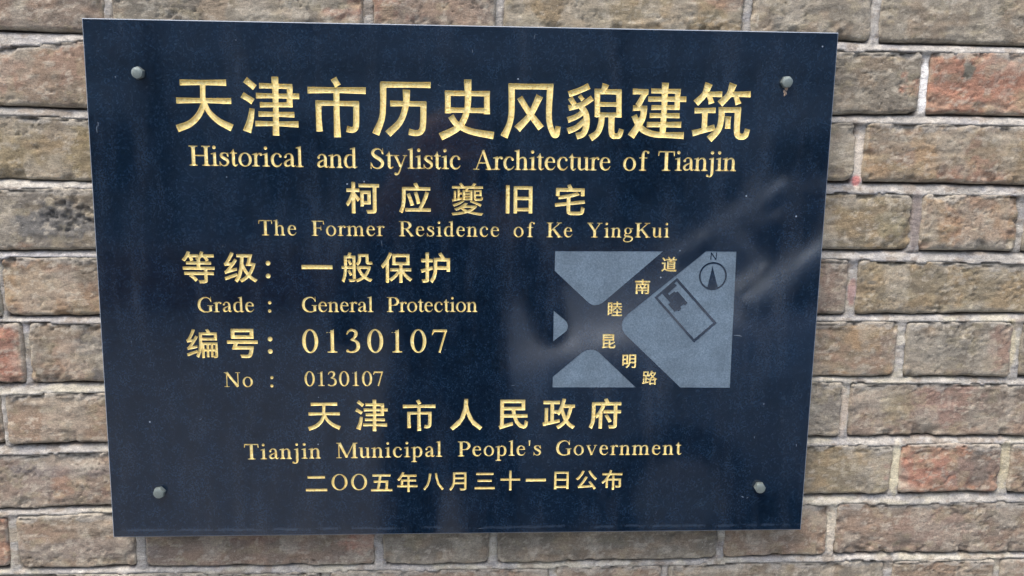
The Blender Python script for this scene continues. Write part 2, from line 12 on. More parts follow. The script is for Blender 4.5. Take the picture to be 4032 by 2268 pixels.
GLYPHS = json.loads(r'''{"一":[[[44,431],[44,349],[960,349],[960,431]]],"三":[[[123,743],[123,667],[879,667],[879,743]],[[187,416],[187,341],[801,341],[801,416]],[[65,69],[65,-7],[934,-7],[934,69]]],"二":[[[141,697],[141,616],[860,616],[860,697]],[[57,104],[57,20],[945,20],[945,104]]],"五":[[[175,451],[175,378],[363,378],[343,260],[302,49],[56,49],[56,-25],[946,-25],[946,49],[742,49],[757,186],[770,325],[779,449],[721,455],[707,451],[454,451],[488,669],[875,669],[875,743],[120,743],[120,669],[406,669],[375,451]],[[384,49],[443,378],[695,378],[676,161],[663,49]]],"人":[[[457,837],[441,594],[335,264],[43,-17],[66,-35],[87,-56],[104,-76],[306,82],[432,276],[502,480],[574,280],[704,82],[910,-72],[925,-50],[944,-28],[965,-9],[699,216],[574,490],[534,689],[541,837]]],"保":[[[452,726],[824,726],[824,542],[452,542]],[[380,793],[380,474],[598,474],[598,350],[306,350],[306,281],[554,281],[475,178],[379,89],[277,23],[314,-16],[329,-36],[427,34],[519,126],[598,232],[598,-80],[673,-80],[673,235],[748,128],[836,34],[928,-38],[944,-17],[981,22],[884,89],[793,178],[718,281],[954,281],[954,350],[673,350],[673,474],[899,474],[899,793]],[[277,837],[208,689],[120,553],[23,441],[54,390],[65,367],[102,406],[138,449],[173,496],[173,-77],[245,-77],[245,607],[283,674],[317,744],[347,815]]],"八":[[[305,743],[272,461],[191,193],[32,-19],[51,-36],[87,-75],[256,151],[345,435],[387,736]],[[660,766],[587,761],[608,559],[697,226],[908,-74],[926,-56],[948,-38],[973,-22],[766,263],[680,577]]],"公":[[[324,811],[252,665],[159,534],[51,428],[100,392],[120,374],[228,489],[325,631],[404,789]],[[665,819],[592,789],[683,636],[791,491],[901,374],[942,419],[964,438],[855,543],[749,677]],[[161,-14],[221,-2],[394,13],[781,39],[807,-1],[848,-73],[922,-33],[857,72],[771,191],[681,306],[611,274],[652,222],[734,109],[266,82],[365,208],[459,350],[547,500],[465,535],[376,371],[286,232],[223,149],[189,108],[159,79],[132,65],[144,39]]],"十":[[[461,839],[461,466],[55,466],[55,389],[461,389],[461,-80],[542,-80],[542,389],[952,389],[952,466],[542,466],[542,839]]],"南":[[[317,460],[342,420],[363,377],[377,339],[440,361],[425,398],[402,440],[376,479]],[[458,840],[458,740],[60,740],[60,669],[458,669],[458,563],[114,563],[114,-79],[190,-79],[190,494],[812,494],[812,8],[810,-5],[803,-11],[789,-14],[708,-15],[647,-13],[658,-34],[667,-58],[673,-80],[747,-80],[804,-76],[845,-68],[871,-53],[884,-29],[888,8],[888,563],[541,563],[541,669],[941,669],[941,740],[541,740],[541,840]],[[622,481],[603,435],[578,384],[553,338],[266,338],[266,277],[461,277],[461,176],[245,176],[245,113],[461,113],[461,-61],[533,-61],[533,113],[758,113],[758,176],[533,176],[533,277],[740,277],[740,338],[618,338],[641,376],[687,461]]],"号":[[[260,732],[736,732],[736,596],[260,596]],[[185,799],[185,530],[815,530],[815,799]],[[63,440],[63,371],[269,371],[248,308],[203,191],[727,191],[708,94],[686,32],[663,-1],[651,-7],[615,-10],[513,-7],[444,-2],[457,-25],[465,-50],[470,-74],[595,-78],[639,-77],[674,-74],[701,-66],[726,-50],[759,-2],[787,86],[816,259],[315,259],[352,371],[933,371],[933,440]]],"夔":[[[423,521],[578,521],[578,479],[423,479]],[[423,441],[578,441],[578,398],[423,398]],[[423,600],[578,600],[578,559],[423,559]],[[350,344],[267,294],[172,254],[73,224],[108,174],[216,211],[316,260],[403,317]],[[577,305],[685,265],[793,220],[877,177],[910,228],[824,269],[717,312],[609,349]],[[365,638],[365,360],[639,360],[639,638],[500,638],[535,692],[945,692],[945,749],[690,749],[754,818],[686,847],[633,781],[603,749],[401,749],[316,843],[256,816],[314,749],[56,749],[56,692],[465,692],[437,638]],[[50,369],[68,315],[339,378],[336,426],[268,412],[268,520],[336,520],[336,571],[268,571],[268,671],[215,671],[215,401],[162,390],[162,622],[110,622],[110,380]],[[688,645],[688,420],[695,374],[720,352],[770,346],[882,346],[921,354],[942,381],[953,436],[918,448],[904,457],[900,418],[892,401],[875,397],[775,397],[753,399],[743,405],[741,421],[741,481],[907,481],[907,645]],[[741,601],[856,601],[856,524],[741,524]],[[428,273],[357,211],[256,152],[127,101],[160,70],[173,53],[221,71],[307,110],[341,81],[380,55],[422,32],[301,7],[172,-10],[39,-20],[51,-38],[62,-59],[70,-78],[223,-64],[371,-40],[506,-4],[630,-39],[769,-63],[918,-78],[930,-58],[945,-37],[961,-20],[829,-11],[705,6],[593,30],[666,70],[729,118],[779,174],[730,199],[715,196],[440,196],[505,258]],[[506,58],[452,82],[405,110],[366,141],[655,141],[612,109],[562,82]]],"宅":[[[52,264],[62,193],[415,234],[415,59],[428,-17],[474,-55],[565,-65],[790,-65],[873,-48],[916,11],[934,129],[909,136],[882,147],[860,160],[851,64],[829,19],[786,8],[570,8],[522,12],[500,27],[495,59],[495,243],[942,295],[932,364],[495,314],[495,479],[594,501],[687,527],[768,555],[708,616],[549,565],[350,523],[140,491],[150,471],[164,426],[247,437],[415,464],[415,305]],[[426,828],[458,767],[472,736],[80,736],[80,525],[156,525],[156,664],[844,664],[844,525],[923,525],[923,736],[560,736],[543,773],[499,850]]],"布":[[[399,841],[384,790],[366,738],[346,687],[61,687],[61,614],[313,614],[237,485],[143,370],[31,275],[76,211],[128,251],[177,295],[222,343],[222,13],[297,13],[297,360],[509,360],[509,-81],[585,-81],[585,360],[811,360],[811,109],[809,98],[802,92],[789,90],[651,91],[661,70],[670,46],[676,23],[751,23],[807,27],[846,35],[870,50],[883,74],[886,108],[886,431],[585,431],[585,566],[509,566],[509,431],[291,431],[329,490],[364,551],[396,614],[941,614],[941,687],[428,687],[476,823]]],"年":[[[48,223],[48,151],[512,151],[512,-80],[589,-80],[589,151],[954,151],[954,223],[589,223],[589,422],[884,422],[884,493],[589,493],[589,647],[907,647],[907,719],[307,719],[339,788],[353,824],[277,844],[218,712],[141,592],[50,496],[115,448],[168,505],[220,572],[268,647],[512,647],[512,493],[213,493],[213,223]],[[288,223],[288,422],[512,422],[512,223]]],"应":[[[264,490],[306,373],[345,253],[372,146],[443,175],[413,281],[373,400],[329,517]],[[481,546],[514,429],[543,308],[564,202],[636,224],[615,330],[584,449],[549,565]],[[468,828],[521,711],[121,711],[121,438],[116,281],[93,112],[36,-45],[58,-56],[83,-72],[102,-87],[163,82],[191,267],[197,438],[197,640],[942,640],[942,711],[606,711],[589,753],[566,801],[541,848]],[[209,39],[209,-33],[955,-33],[955,39],[684,39],[770,201],[842,372],[898,542],[819,571],[769,391],[697,207],[607,39]]],"府":[[[499,314],[541,245],[582,174],[613,113],[677,143],[646,203],[604,272],[560,339]],[[763,630],[763,479],[461,479],[461,410],[763,410],[763,14],[761,2],[754,-4],[742,-7],[613,-5],[632,-56],[638,-79],[707,-78],[759,-75],[796,-66],[821,-50],[834,-25],[838,13],[838,410],[952,410],[952,479],[838,479],[838,630]],[[398,641],[354,526],[290,414],[211,319],[237,273],[246,251],[274,279],[300,309],[326,342],[326,-80],[397,-80],[397,453],[425,509],[450,564],[472,620]],[[470,830],[516,731],[114,731],[114,366],[110,230],[89,87],[38,-41],[60,-53],[84,-69],[103,-85],[159,56],[183,216],[189,367],[189,661],[951,661],[951,731],[602,731],[585,770],[565,811],[544,850]]],"护":[[[188,839],[188,638],[54,638],[54,566],[188,566],[188,350],[134,334],[38,309],[59,235],[188,274],[188,14],[186,3],[180,-2],[170,-4],[71,-4],[81,-28],[89,-54],[94,-76],[152,-75],[196,-71],[226,-62],[247,-46],[258,-22],[261,14],[261,297],[383,335],[372,404],[261,371],[261,566],[377,566],[377,638],[261,638],[261,839]],[[591,811],[627,763],[660,713],[684,667],[447,667],[447,400],[440,256],[404,107],[323,-29],[343,-44],[366,-64],[383,-82],[464,46],[506,192],[521,337],[850,337],[850,274],[925,274],[925,667],[686,667],[754,697],[730,741],[696,790],[658,837]],[[850,408],[522,408],[522,599],[850,599]]],"政":[[[613,840],[579,693],[532,558],[473,442],[473,478],[336,478],[336,697],[511,697],[511,769],[51,769],[51,697],[263,697],[263,136],[162,114],[162,545],[93,545],[93,100],[33,88],[48,12],[516,122],[509,191],[336,152],[336,406],[448,406],[444,401],[487,367],[504,350],[527,383],[549,419],[569,458],[598,355],[632,260],[673,173],[610,99],[534,35],[443,-17],[460,-37],[476,-61],[488,-82],[575,-29],[651,34],[714,105],[772,31],[839,-30],[917,-80],[932,-58],[969,-17],[888,31],[819,95],[759,172],[816,290],[860,427],[891,584],[959,584],[959,654],[645,654],[661,711],[688,828]],[[622,584],[815,584],[792,458],[760,345],[717,246],[675,344],[641,451],[615,566]]],"日":[[[253,352],[752,352],[752,71],[253,71]],[[253,426],[253,697],[752,697],[752,426]],[[176,772],[176,-69],[253,-69],[253,-4],[752,-4],[752,-64],[832,-64],[832,772]]],"旧":[[[115,800],[115,-80],[194,-80],[194,800]],[[351,771],[351,-78],[427,-78],[427,-4],[809,-4],[809,-70],[888,-70],[888,771]],[[427,67],[427,358],[809,358],[809,67]],[[427,428],[427,700],[809,700],[809,428]]],"昆":[[[222,592],[778,592],[778,497],[222,497]],[[222,745],[778,745],[778,651],[222,651]],[[147,807],[147,434],[856,434],[856,807]],[[139,-64],[177,-51],[281,-32],[508,4],[501,68],[238,32],[238,218],[483,218],[483,287],[238,287],[238,394],[160,394],[160,64],[151,33],[132,15],[110,6],[122,-15],[132,-41]],[[862,353],[793,311],[707,270],[613,232],[613,396],[538,396],[538,51],[549,-15],[587,-49],[664,-58],[843,-58],[910,-44],[945,8],[961,111],[937,118],[912,129],[891,141],[885,58],[869,21],[837,12],[671,12],[634,15],[617,27],[613,52],[613,165],[723,204],[830,249],[924,299]]],"明":[[[338,451],[338,252],[151,252],[151,451]],[[338,519],[151,519],[151,710],[338,710]],[[80,779],[80,88],[151,88],[151,182],[408,182],[408,779]],[[854,727],[854,554],[574,554],[574,727]],[[501,797],[501,441],[490,277],[438,111],[314,-35],[333,-50],[353,-69],[369,-87],[464,11],[524,123],[558,241],[854,241],[854,19],[852,5],[843,-3],[829,-5],[684,-4],[705,-54],[711,-78],[787,-77],[845,-73],[885,-64],[910,-48],[924,-21],[928,19],[928,797]],[[854,486],[854,309],[568,309],[572,354],[574,398],[574,486]]],"月":[[[207,787],[207,479],[197,308],[147,132],[29,-27],[49,-42],[70,-62],[86,-81],[169,13],[225,119],[259,232],[742,232],[742,32],[739,15],[730,5],[711,2],[604,1],[524,3],[537,-22],[548,-50],[556,-76],[650,-75],[720,-71],[769,-61],[799,-43],[816,-14],[821,31],[821,787]],[[283,714],[742,714],[742,546],[283,546]],[[283,475],[742,475],[742,305],[272,305],[282,420]]],"柯":[[[401,789],[401,719],[805,719],[805,19],[802,4],[794,-3],[779,-6],[745,-7],[620,-5],[631,-30],[640,-57],[646,-81],[728,-80],[789,-76],[831,-67],[859,-51],[874,-23],[879,19],[879,719],[958,719],[958,789]],[[512,517],[646,517],[646,264],[512,264]],[[449,582],[449,135],[512,135],[512,199],[713,199],[713,582]],[[199,842],[199,645],[52,645],[52,575],[194,575],[152,438],[97,309],[33,209],[47,187],[71,138],[117,213],[161,308],[199,413],[199,-77],[270,-77],[270,430],[334,327],[357,285],[402,348],[367,399],[270,527],[270,575],[392,575],[392,645],[270,645],[270,842]]],"民":[[[107,-85],[146,-68],[250,-35],[474,32],[466,79],[465,102],[193,26],[193,274],[496,274],[572,96],[678,-25],[805,-69],[865,-53],[902,3],[921,117],[899,126],[875,138],[855,153],[847,68],[833,20],[808,5],[720,39],[639,132],[575,274],[903,274],[903,345],[556,345],[546,394],[539,445],[534,498],[829,498],[829,788],[116,788],[116,57],[108,21],[91,-3],[71,-17],[98,-62]],[[478,345],[193,345],[193,498],[458,498],[462,446],[469,395]],[[193,718],[753,718],[753,568],[193,568]]],"睦":[[[705,436],[777,389],[848,337],[904,292],[950,340],[893,384],[821,432],[749,477]],[[546,477],[486,427],[418,380],[349,339],[366,324],[399,288],[469,336],[542,393],[608,451]],[[615,840],[615,742],[409,742],[409,677],[615,677],[615,563],[371,563],[371,496],[948,496],[948,563],[689,563],[689,677],[905,677],[905,742],[689,742],[689,840]],[[615,347],[615,224],[401,224],[401,158],[615,158],[615,11],[330,11],[330,-57],[966,-57],[966,11],[689,11],[689,158],[912,158],[912,224],[689,224],[689,347]],[[267,508],[267,366],[142,366],[142,508]],[[267,573],[142,573],[142,712],[267,712]],[[267,301],[267,154],[142,154],[142,301]],[[73,780],[73,0],[142,0],[142,87],[335,87],[335,780]]],"等":[[[578,845],[541,763],[492,688],[433,628],[460,611],[460,542],[147,542],[147,479],[460,479],[460,389],[48,389],[48,323],[665,323],[665,235],[80,235],[80,169],[665,169],[665,10],[663,-1],[656,-7],[642,-9],[612,-10],[497,-8],[518,-56],[525,-79],[598,-78],[656,-75],[697,-68],[724,-52],[737,-28],[741,9],[741,169],[929,169],[929,235],[741,235],[741,323],[956,323],[956,389],[537,389],[537,479],[861,479],[861,542],[537,542],[537,611],[521,611],[543,636],[583,692],[651,692],[680,651],[705,610],[722,573],[787,601],[773,629],[754,660],[732,692],[945,692],[945,756],[619,756],[641,803],[650,828]],[[223,126],[289,77],[349,23],[393,-28],[451,19],[405,70],[344,122],[278,169]],[[186,845],[145,758],[93,677],[33,610],[54,598],[96,568],[129,604],[160,646],[191,692],[231,692],[249,652],[264,612],[274,578],[341,603],[333,629],[306,692],[488,692],[488,756],[226,756],[257,826]]],"级":[[[42,56],[60,-18],[398,113],[383,178]],[[400,775],[400,705],[512,705],[489,406],[434,156],[329,-36],[376,-67],[395,-82],[469,42],[521,187],[555,355],[592,275],[633,200],[680,130],[616,68],[546,17],[470,-24],[488,-40],[508,-62],[523,-82],[595,-40],[663,11],[726,73],[784,14],[847,-37],[915,-78],[929,-57],[966,-18],[896,21],[832,71],[773,130],[836,231],[888,350],[926,486],[879,505],[865,502],[763,502],[840,775]],[[587,705],[746,705],[693,516],[667,436],[839,436],[809,344],[772,261],[726,187],[664,283],[613,388],[572,499]],[[55,423],[77,430],[125,439],[223,453],[179,392],[86,280],[61,257],[38,246],[47,223],[61,177],[95,195],[186,226],[384,286],[381,305],[379,349],[183,294],[256,387],[327,488],[393,593],[330,631],[289,556],[266,520],[134,506],[194,600],[251,703],[301,809],[232,841],[181,720],[127,617],[90,555],[69,525],[50,504],[31,493]]],"编":[[[40,54],[58,-15],[346,103],[332,163],[124,84]],[[61,423],[81,430],[123,438],[205,450],[169,391],[138,345],[89,282],[66,259],[45,248],[54,226],[68,182],[98,195],[175,216],[339,255],[334,296],[334,317],[167,282],[237,380],[303,486],[364,597],[303,632],[285,593],[245,517],[133,505],[189,600],[242,706],[287,815],[215,840],[172,719],[124,616],[91,554],[72,524],[55,502],[38,491],[47,469]],[[624,350],[624,202],[541,202],[541,350]],[[675,350],[746,350],[746,202],[675,202]],[[481,412],[481,-72],[541,-72],[541,143],[624,143],[624,-47],[675,-47],[675,143],[746,143],[746,-46],[797,-46],[797,143],[871,143],[871,-7],[870,-12],[867,-16],[814,-16],[822,-34],[831,-73],[863,-72],[888,-69],[908,-62],[922,-50],[928,-32],[930,-8],[930,413]],[[797,350],[871,350],[871,202],[797,202]],[[605,826],[621,796],[636,763],[648,732],[414,732],[414,515],[408,343],[380,155],[314,-21],[333,-32],[355,-48],[372,-63],[442,118],[474,316],[483,498],[920,498],[920,732],[729,732],[715,768],[696,808],[675,846]],[[483,668],[850,668],[850,561],[483,561]]],"般":[[[219,597],[246,552],[271,504],[289,462],[340,489],[321,530],[296,575],[268,620]],[[222,272],[249,222],[274,170],[292,124],[344,151],[326,195],[301,245],[273,294]],[[45,410],[45,344],[118,344],[108,212],[85,78],[42,-44],[61,-54],[83,-69],[100,-83],[148,50],[174,198],[185,344],[379,344],[379,15],[377,5],[372,-1],[361,-3],[252,-2],[261,-24],[269,-49],[274,-71],[333,-70],[379,-67],[412,-58],[433,-43],[445,-19],[448,15],[448,742],[293,742],[331,831],[255,843],[247,811],[224,742],[119,742],[119,410]],[[187,680],[379,680],[379,410],[187,410]],[[552,797],[552,677],[547,617],[526,556],[479,500],[518,468],[534,451],[590,520],[616,598],[623,676],[623,731],[778,731],[778,584],[784,528],[807,497],[856,487],[935,487],[965,492],[959,553],[946,550],[862,548],[853,551],[849,562],[848,583],[848,797]],[[834,346],[804,266],[765,196],[718,136],[665,198],[622,268],[589,346]],[[502,413],[502,346],[547,346],[519,338],[558,244],[606,160],[665,87],[605,46],[540,12],[468,-15],[484,-33],[500,-55],[512,-75],[586,-45],[654,-7],[717,39],[775,-3],[839,-38],[909,-66],[941,-22],[959,-3],[890,21],[827,52],[770,91],[832,175],[883,277],[919,397],[875,415],[862,413]]],"路":[[[156,732],[345,732],[345,556],[156,556]],[[38,42],[51,-31],[438,64],[431,131],[299,100],[299,279],[405,279],[419,263],[441,229],[501,258],[501,-78],[571,-78],[571,-41],[823,-41],[823,-75],[894,-75],[894,256],[926,241],[940,263],[957,286],[973,304],[887,344],[810,394],[743,452],[802,532],[852,621],[891,720],[844,741],[830,738],[636,738],[668,823],[597,841],[550,724],[488,618],[414,532],[414,798],[89,798],[89,490],[231,490],[231,84],[153,66],[153,396],[89,396],[89,52]],[[571,25],[571,218],[823,218],[823,25]],[[797,672],[768,612],[734,556],[695,504],[656,554],[623,605],[596,655],[605,672]],[[546,283],[598,318],[649,358],[697,402],[742,359],[791,319],[845,283]],[[650,454],[579,391],[503,339],[424,298],[424,346],[299,346],[299,490],[414,490],[414,522],[433,508],[467,477],[499,511],[529,550],[558,592],[585,546],[615,500]]],"道":[[[64,765],[119,709],[170,649],[207,596],[269,638],[229,690],[177,748],[122,801]],[[455,368],[790,368],[790,284],[455,284]],[[455,231],[790,231],[790,147],[455,147]],[[455,504],[790,504],[790,421],[455,421]],[[384,561],[384,89],[863,89],[863,561],[624,561],[659,645],[947,645],[947,708],[760,708],[833,818],[759,840],[738,797],[712,751],[684,708],[497,708],[549,732],[531,767],[505,807],[476,844],[414,817],[440,781],[464,743],[481,708],[311,708],[311,645],[576,645],[553,561]],[[262,483],[51,483],[51,413],[190,413],[190,102],[143,78],[93,40],[42,-7],[89,-68],[139,-11],[187,31],[227,47],[253,38],[324,-7],[399,-37],[489,-53],[597,-57],[841,-51],[941,-46],[945,-22],[953,5],[962,27],[851,18],[724,12],[599,10],[498,13],[411,26],[340,52],[262,100]]]}''')

cam_data = bpy.data.cameras.new('camera')
cam = bpy.data.objects.new('camera', cam_data)
COL.objects.link(cam)
r, u, b, l = (D['cam'][k] for k in ('right', 'up', 'back', 'loc'))
cam.matrix_world = Matrix(((r[0], u[0], b[0], l[0]), (r[1], u[1], b[1], l[1]), (r[2], u[2], b[2], l[2]), (0, 0, 0, 1)))
cam_data.sensor_width = 36.0
cam_data.lens = D['cam']['f']
cam_data.clip_start = 0.02
cam_data.clip_end = 400
scene.camera = cam

SUN_EL, SUN_AZ = math.radians(66), math.radians(215)      # azimuth clockwise from +Y (into the wall)
world = bpy.data.worlds.new('World')
scene.world = world
world.use_nodes = True
nt = world.node_tree
sky = nt.nodes.new('ShaderNodeTexSky')
sky.sky_type = 'NISHITA'
sky.sun_disc = False
sky.sun_elevation = SUN_EL
sky.sun_rotation = SUN_AZ
sky.air_density = 1.0
sky.dust_density = 4.0
sky.ozone_density = 1.0
nt.links.new(sky.outputs[0], nt.nodes['Background'].inputs['Color'])
nt.nodes['Background'].inputs['Strength'].default_value = 0.15
sun_l = bpy.data.lights.new('sun', 'SUN')
sun_l.energy = 0.8
sun_l.angle = math.radians(30)
sun_l.color = (1.0, 0.96, 0.90)
sun = bpy.data.objects.new('sun', sun_l)
COL.objects.link(sun)
sdir = Vector((math.sin(SUN_AZ) * math.cos(SUN_EL), math.cos(SUN_AZ) * math.cos(SUN_EL), math.sin(SUN_EL)))
sun.rotation_euler = sdir.to_track_quat('Z', 'Y').to_euler()
sun.location = (0, -3, 4)
scene.view_settings.view_transform = 'Standard'
scene.view_settings.look = 'None'
scene.view_settings.exposure = 1.47
scene.view_settings.gamma = 1.0
scene.cycles.max_bounces = 6
scene.cycles.diffuse_bounces = 3
scene.cycles.use_denoising = True

# ------------------------------------------------------------------ helpers
def tag(o, label=None, category=None, group=None, kind=None):
    if label: o['label'] = label
    if category: o['category'] = category
    if group: o['group'] = group
    if kind: o['kind'] = kind
    return o

def empty(name, loc=(0, 0, 0)):
    o = bpy.data.objects.new(name, None)
    o.location = loc
    o.empty_display_size = 0.05
    COL.objects.link(o)
    return o

def link(name, me, parent=None, mat=None, loc=(0, 0, 0)):
    o = bpy.data.objects.new(name, me)
    COL.objects.link(o)
    o.location = loc
    if parent is not None:
        o.parent = parent
    if mat is not None and len(me.materials) == 0:
        me.materials.append(mat)
    return o

def mesh(name, verts, faces, smooth=False):
    me = bpy.data.meshes.new(name)
    me.from_pydata([tuple(map(float, v)) for v in verts], [], faces)
    if smooth:
        me.polygons.foreach_set('use_smooth', [True] * len(me.polygons))
    me.update()
    return me

def grid_mesh(name, X, Y, Z, col=None, smooth=True):
    """regular grid of vertices (ny, nx) -> quads"""
    ny, nx = X.shape
    me = bpy.data.meshes.new(name)
    co = np.stack([X, Y, Z], -1).reshape(-1, 3).astype(np.float32)
    me.vertices.add(len(co))
    me.vertices.foreach_set('co', co.ravel())
    i = np.arange((ny - 1) * (nx - 1))
    a = (i // (nx - 1)) * nx + i % (nx - 1)
    q = np.stack([a, a + 1, a + nx + 1, a + nx], -1).astype(np.int32)
    me.loops.add(q.size)
    me.loops.foreach_set('vertex_index', q.ravel())
    me.polygons.add(len(q))
    me.polygons.foreach_set('loop_start', np.arange(0, q.size, 4, dtype=np.int32))
    me.polygons.foreach_set('use_smooth', np.full(len(q), smooth))
    me.update(calc_edges=True)
    if col is not None:
        at = me.color_attributes.new('tint', 'FLOAT_COLOR', 'POINT')
        c = np.ones((ny * nx, 4), np.float32)
        c[:, :3] = col.reshape(-1, 3)
        at.data.foreach_set('color', c.ravel())
    return me

def lin(c):
    c = np.asarray(c, float) / 255.0
    return np.where(c <= 0.04045, c / 12.92, ((c + 0.055) / 1.055) ** 2.4)

def _h(ix, iy, seed):
    n = (ix.astype(np.int64) * 374761393 + iy.astype(np.int64) * 668265263 + seed * 974634777) & 0xffffffff
    n = ((n ^ (n >> 13)) * 1274126177) & 0xffffffff
    n = n ^ (n >> 16)
    return (n & 0xffffff) / float(0xffffff)

def vnoise(x, y, seed=0):
    ix, iy = np.floor(x), np.floor(y)
    fx, fy = x - ix, y - iy
    fx = fx * fx * fx * (fx * (fx * 6 - 15) + 10)
    fy = fy * fy * fy * (fy * (fy * 6 - 15) + 10)
    a, b = _h(ix, iy, seed), _h(ix + 1, iy, seed)
    c, d = _h(ix, iy + 1, seed), _h(ix + 1, iy + 1, seed)
    return (a * (1 - fx) + b * fx) * (1 - fy) + (c * (1 - fx) + d * fx) * fy

def fbm(x, y, seed=0, octv=4, gain=0.5):
    s, a, t = 0, 1.0, 0
    for k in range(octv):
        s = s + a * vnoise(x * 2 ** k + 17.3 * k, y * 2 ** k - 9.1 * k, seed + 31 * k)
        t += a
        a *= gain
    return s / t

def sstep(a, b, x):
    t = np.clip((x - a) / (b - a), 0, 1)
    return t * t * (3 - 2 * t)

# ------------------------------------------------------------------ materials
def new_mat(name):
    m = bpy.data.materials.new(name)
    m.use_nodes = True
    n = m.node_tree
    return m, n, n.nodes['Principled BSDF'], n.nodes, n.links

def noise_node(n, scale, detail=4, rough=0.6, dim='3D', vec=None, links=None, dist=0.0):
    t = n.new('ShaderNodeTexNoise')
    t.inputs['Scale'].default_value = scale
    t.inputs['Detail'].default_value = detail
    t.inputs['Roughness'].default_value = rough
    t.inputs['Distortion'].default_value = dist
    if vec is not None:
        links.new(vec, t.inputs['Vector'])
    return t

def ramp(n, links, src, stops):
    r = n.new('ShaderNodeValToRGB')
    links.new(src, r.inputs['Fac'])
    e = r.color_ramp.elements
    while len(e) < len(stops):
        e.new(0.5)
    for k, (p, c) in enumerate(stops):
        e[k].position = p
        e[k].color = (c[0], c[1], c[2], 1) if hasattr(c, '__len__') else (c, c, c, 1)
    return r

def mixc(n, links, fac, a, b, mode='MIX'):
    m = n.new('ShaderNodeMix')
    m.data_type = 'RGBA'
    m.blend_type = mode
    for sock, v in ((m.inputs[0], fac), (m.inputs[6], a), (m.inputs[7], b)):
        if hasattr(v, 'is_output'):
            links.new(v, sock)
        elif hasattr(v, '__len__'):
            sock.default_value = (v[0], v[1], v[2], 1)
        else:
            sock.default_value = v
    return m.outputs[2]

def masonry_material(name, rough, b1, b2, b3):
    m, t, p, n, L = new_mat(name)
    geo = n.new('ShaderNodeNewGeometry')
    mp = n.new('ShaderNodeMapping')
    mp.inputs['Scale'].default_value = (1, 1, 1.9)
    L.new(geo.outputs['Position'], mp.inputs['Vector'])
    at = n.new('ShaderNodeAttribute')
    at.attribute_name = 'tint'
    g1 = noise_node(n, 260, 6, 0.72, vec=mp.outputs[0], links=L)
    g2 = noise_node(n, 900, 3, 0.7, vec=geo.outputs['Position'], links=L)
    f1 = ramp(n, L, g1.outputs['Fac'], [(0.30, 0.62), (0.47, 0.97), (0.56, 1.03), (0.70, 1.42)])
    f2 = ramp(n, L, g2.outputs['Fac'], [(0.3, 0.70), (0.7, 1.30)])
    c = mixc(n, L, 1.0, at.outputs['Color'], f1.outputs[0], 'MULTIPLY')
    c = mixc(n, L, 1.0, c, f2.outputs[0], 'MULTIPLY')
    # tiny pale lime grains
    v = n.new('ShaderNodeTexNoise')
    v.inputs['Scale'].default_value = 420
    v.inputs['Detail'].default_value = 2
    L.new(geo.outputs['Position'], v.inputs['Vector'])
    fl = ramp(n, L, v.outputs['Fac'], [(0.69, 0.0), (0.76, 0.55)])
    c = mixc(n, L, fl.outputs[0], c, (0.42, 0.39, 0.34))
    dk = noise_node(n, 150, 4, 0.7, vec=mp.outputs[0], links=L)
    fd = ramp(n, L, dk.outputs['Fac'], [(0.25, 0.6), (0.36, 0.0)])
    c = mixc(n, L, fd.outputs[0], c, (0.05, 0.042, 0.036))
    L.new(c, p.inputs['Base Color'])
    p.inputs['Roughness'].default_value = rough
    p.inputs['Specular IOR Level'].default_value = 0.25
    zn = noise_node(n, 16, 3, 0.6, vec=geo.outputs['Position'], links=L)
    zone = ramp(n, L, zn.outputs['Fac'], [(0.38, 0.32), (0.62, 1.0)])
    prev = None
    for sc, dist, det, vec in ((95, b1, 5, mp.outputs[0]), (330, b2, 5, mp.outputs[0]), (1000, b3, 2, geo.outputs['Position'])):
        nn = noise_node(n, sc, det, 0.65, vec=vec, links=L)
        bp = n.new('ShaderNodeBump')
        bp.inputs['Distance'].default_value = dist
        bp.inputs['Strength'].default_value = 1.0
        L.new(zone.outputs[0], bp.inputs['Strength'])
        L.new(nn.outputs['Fac'], bp.inputs['Height'])
        if prev is not None:
            L.new(prev, bp.inputs['Normal'])
        prev = bp.outputs[0]
    L.new(prev, p.inputs['Normal'])
    return m

M_BRICK = masonry_material('weathered_brick', 0.9, 0.0008, 0.0009, 0.0003)
M_MORTAR = masonry_material('lime_mortar', 0.95, 0.0028, 0.0010, 0.0003)

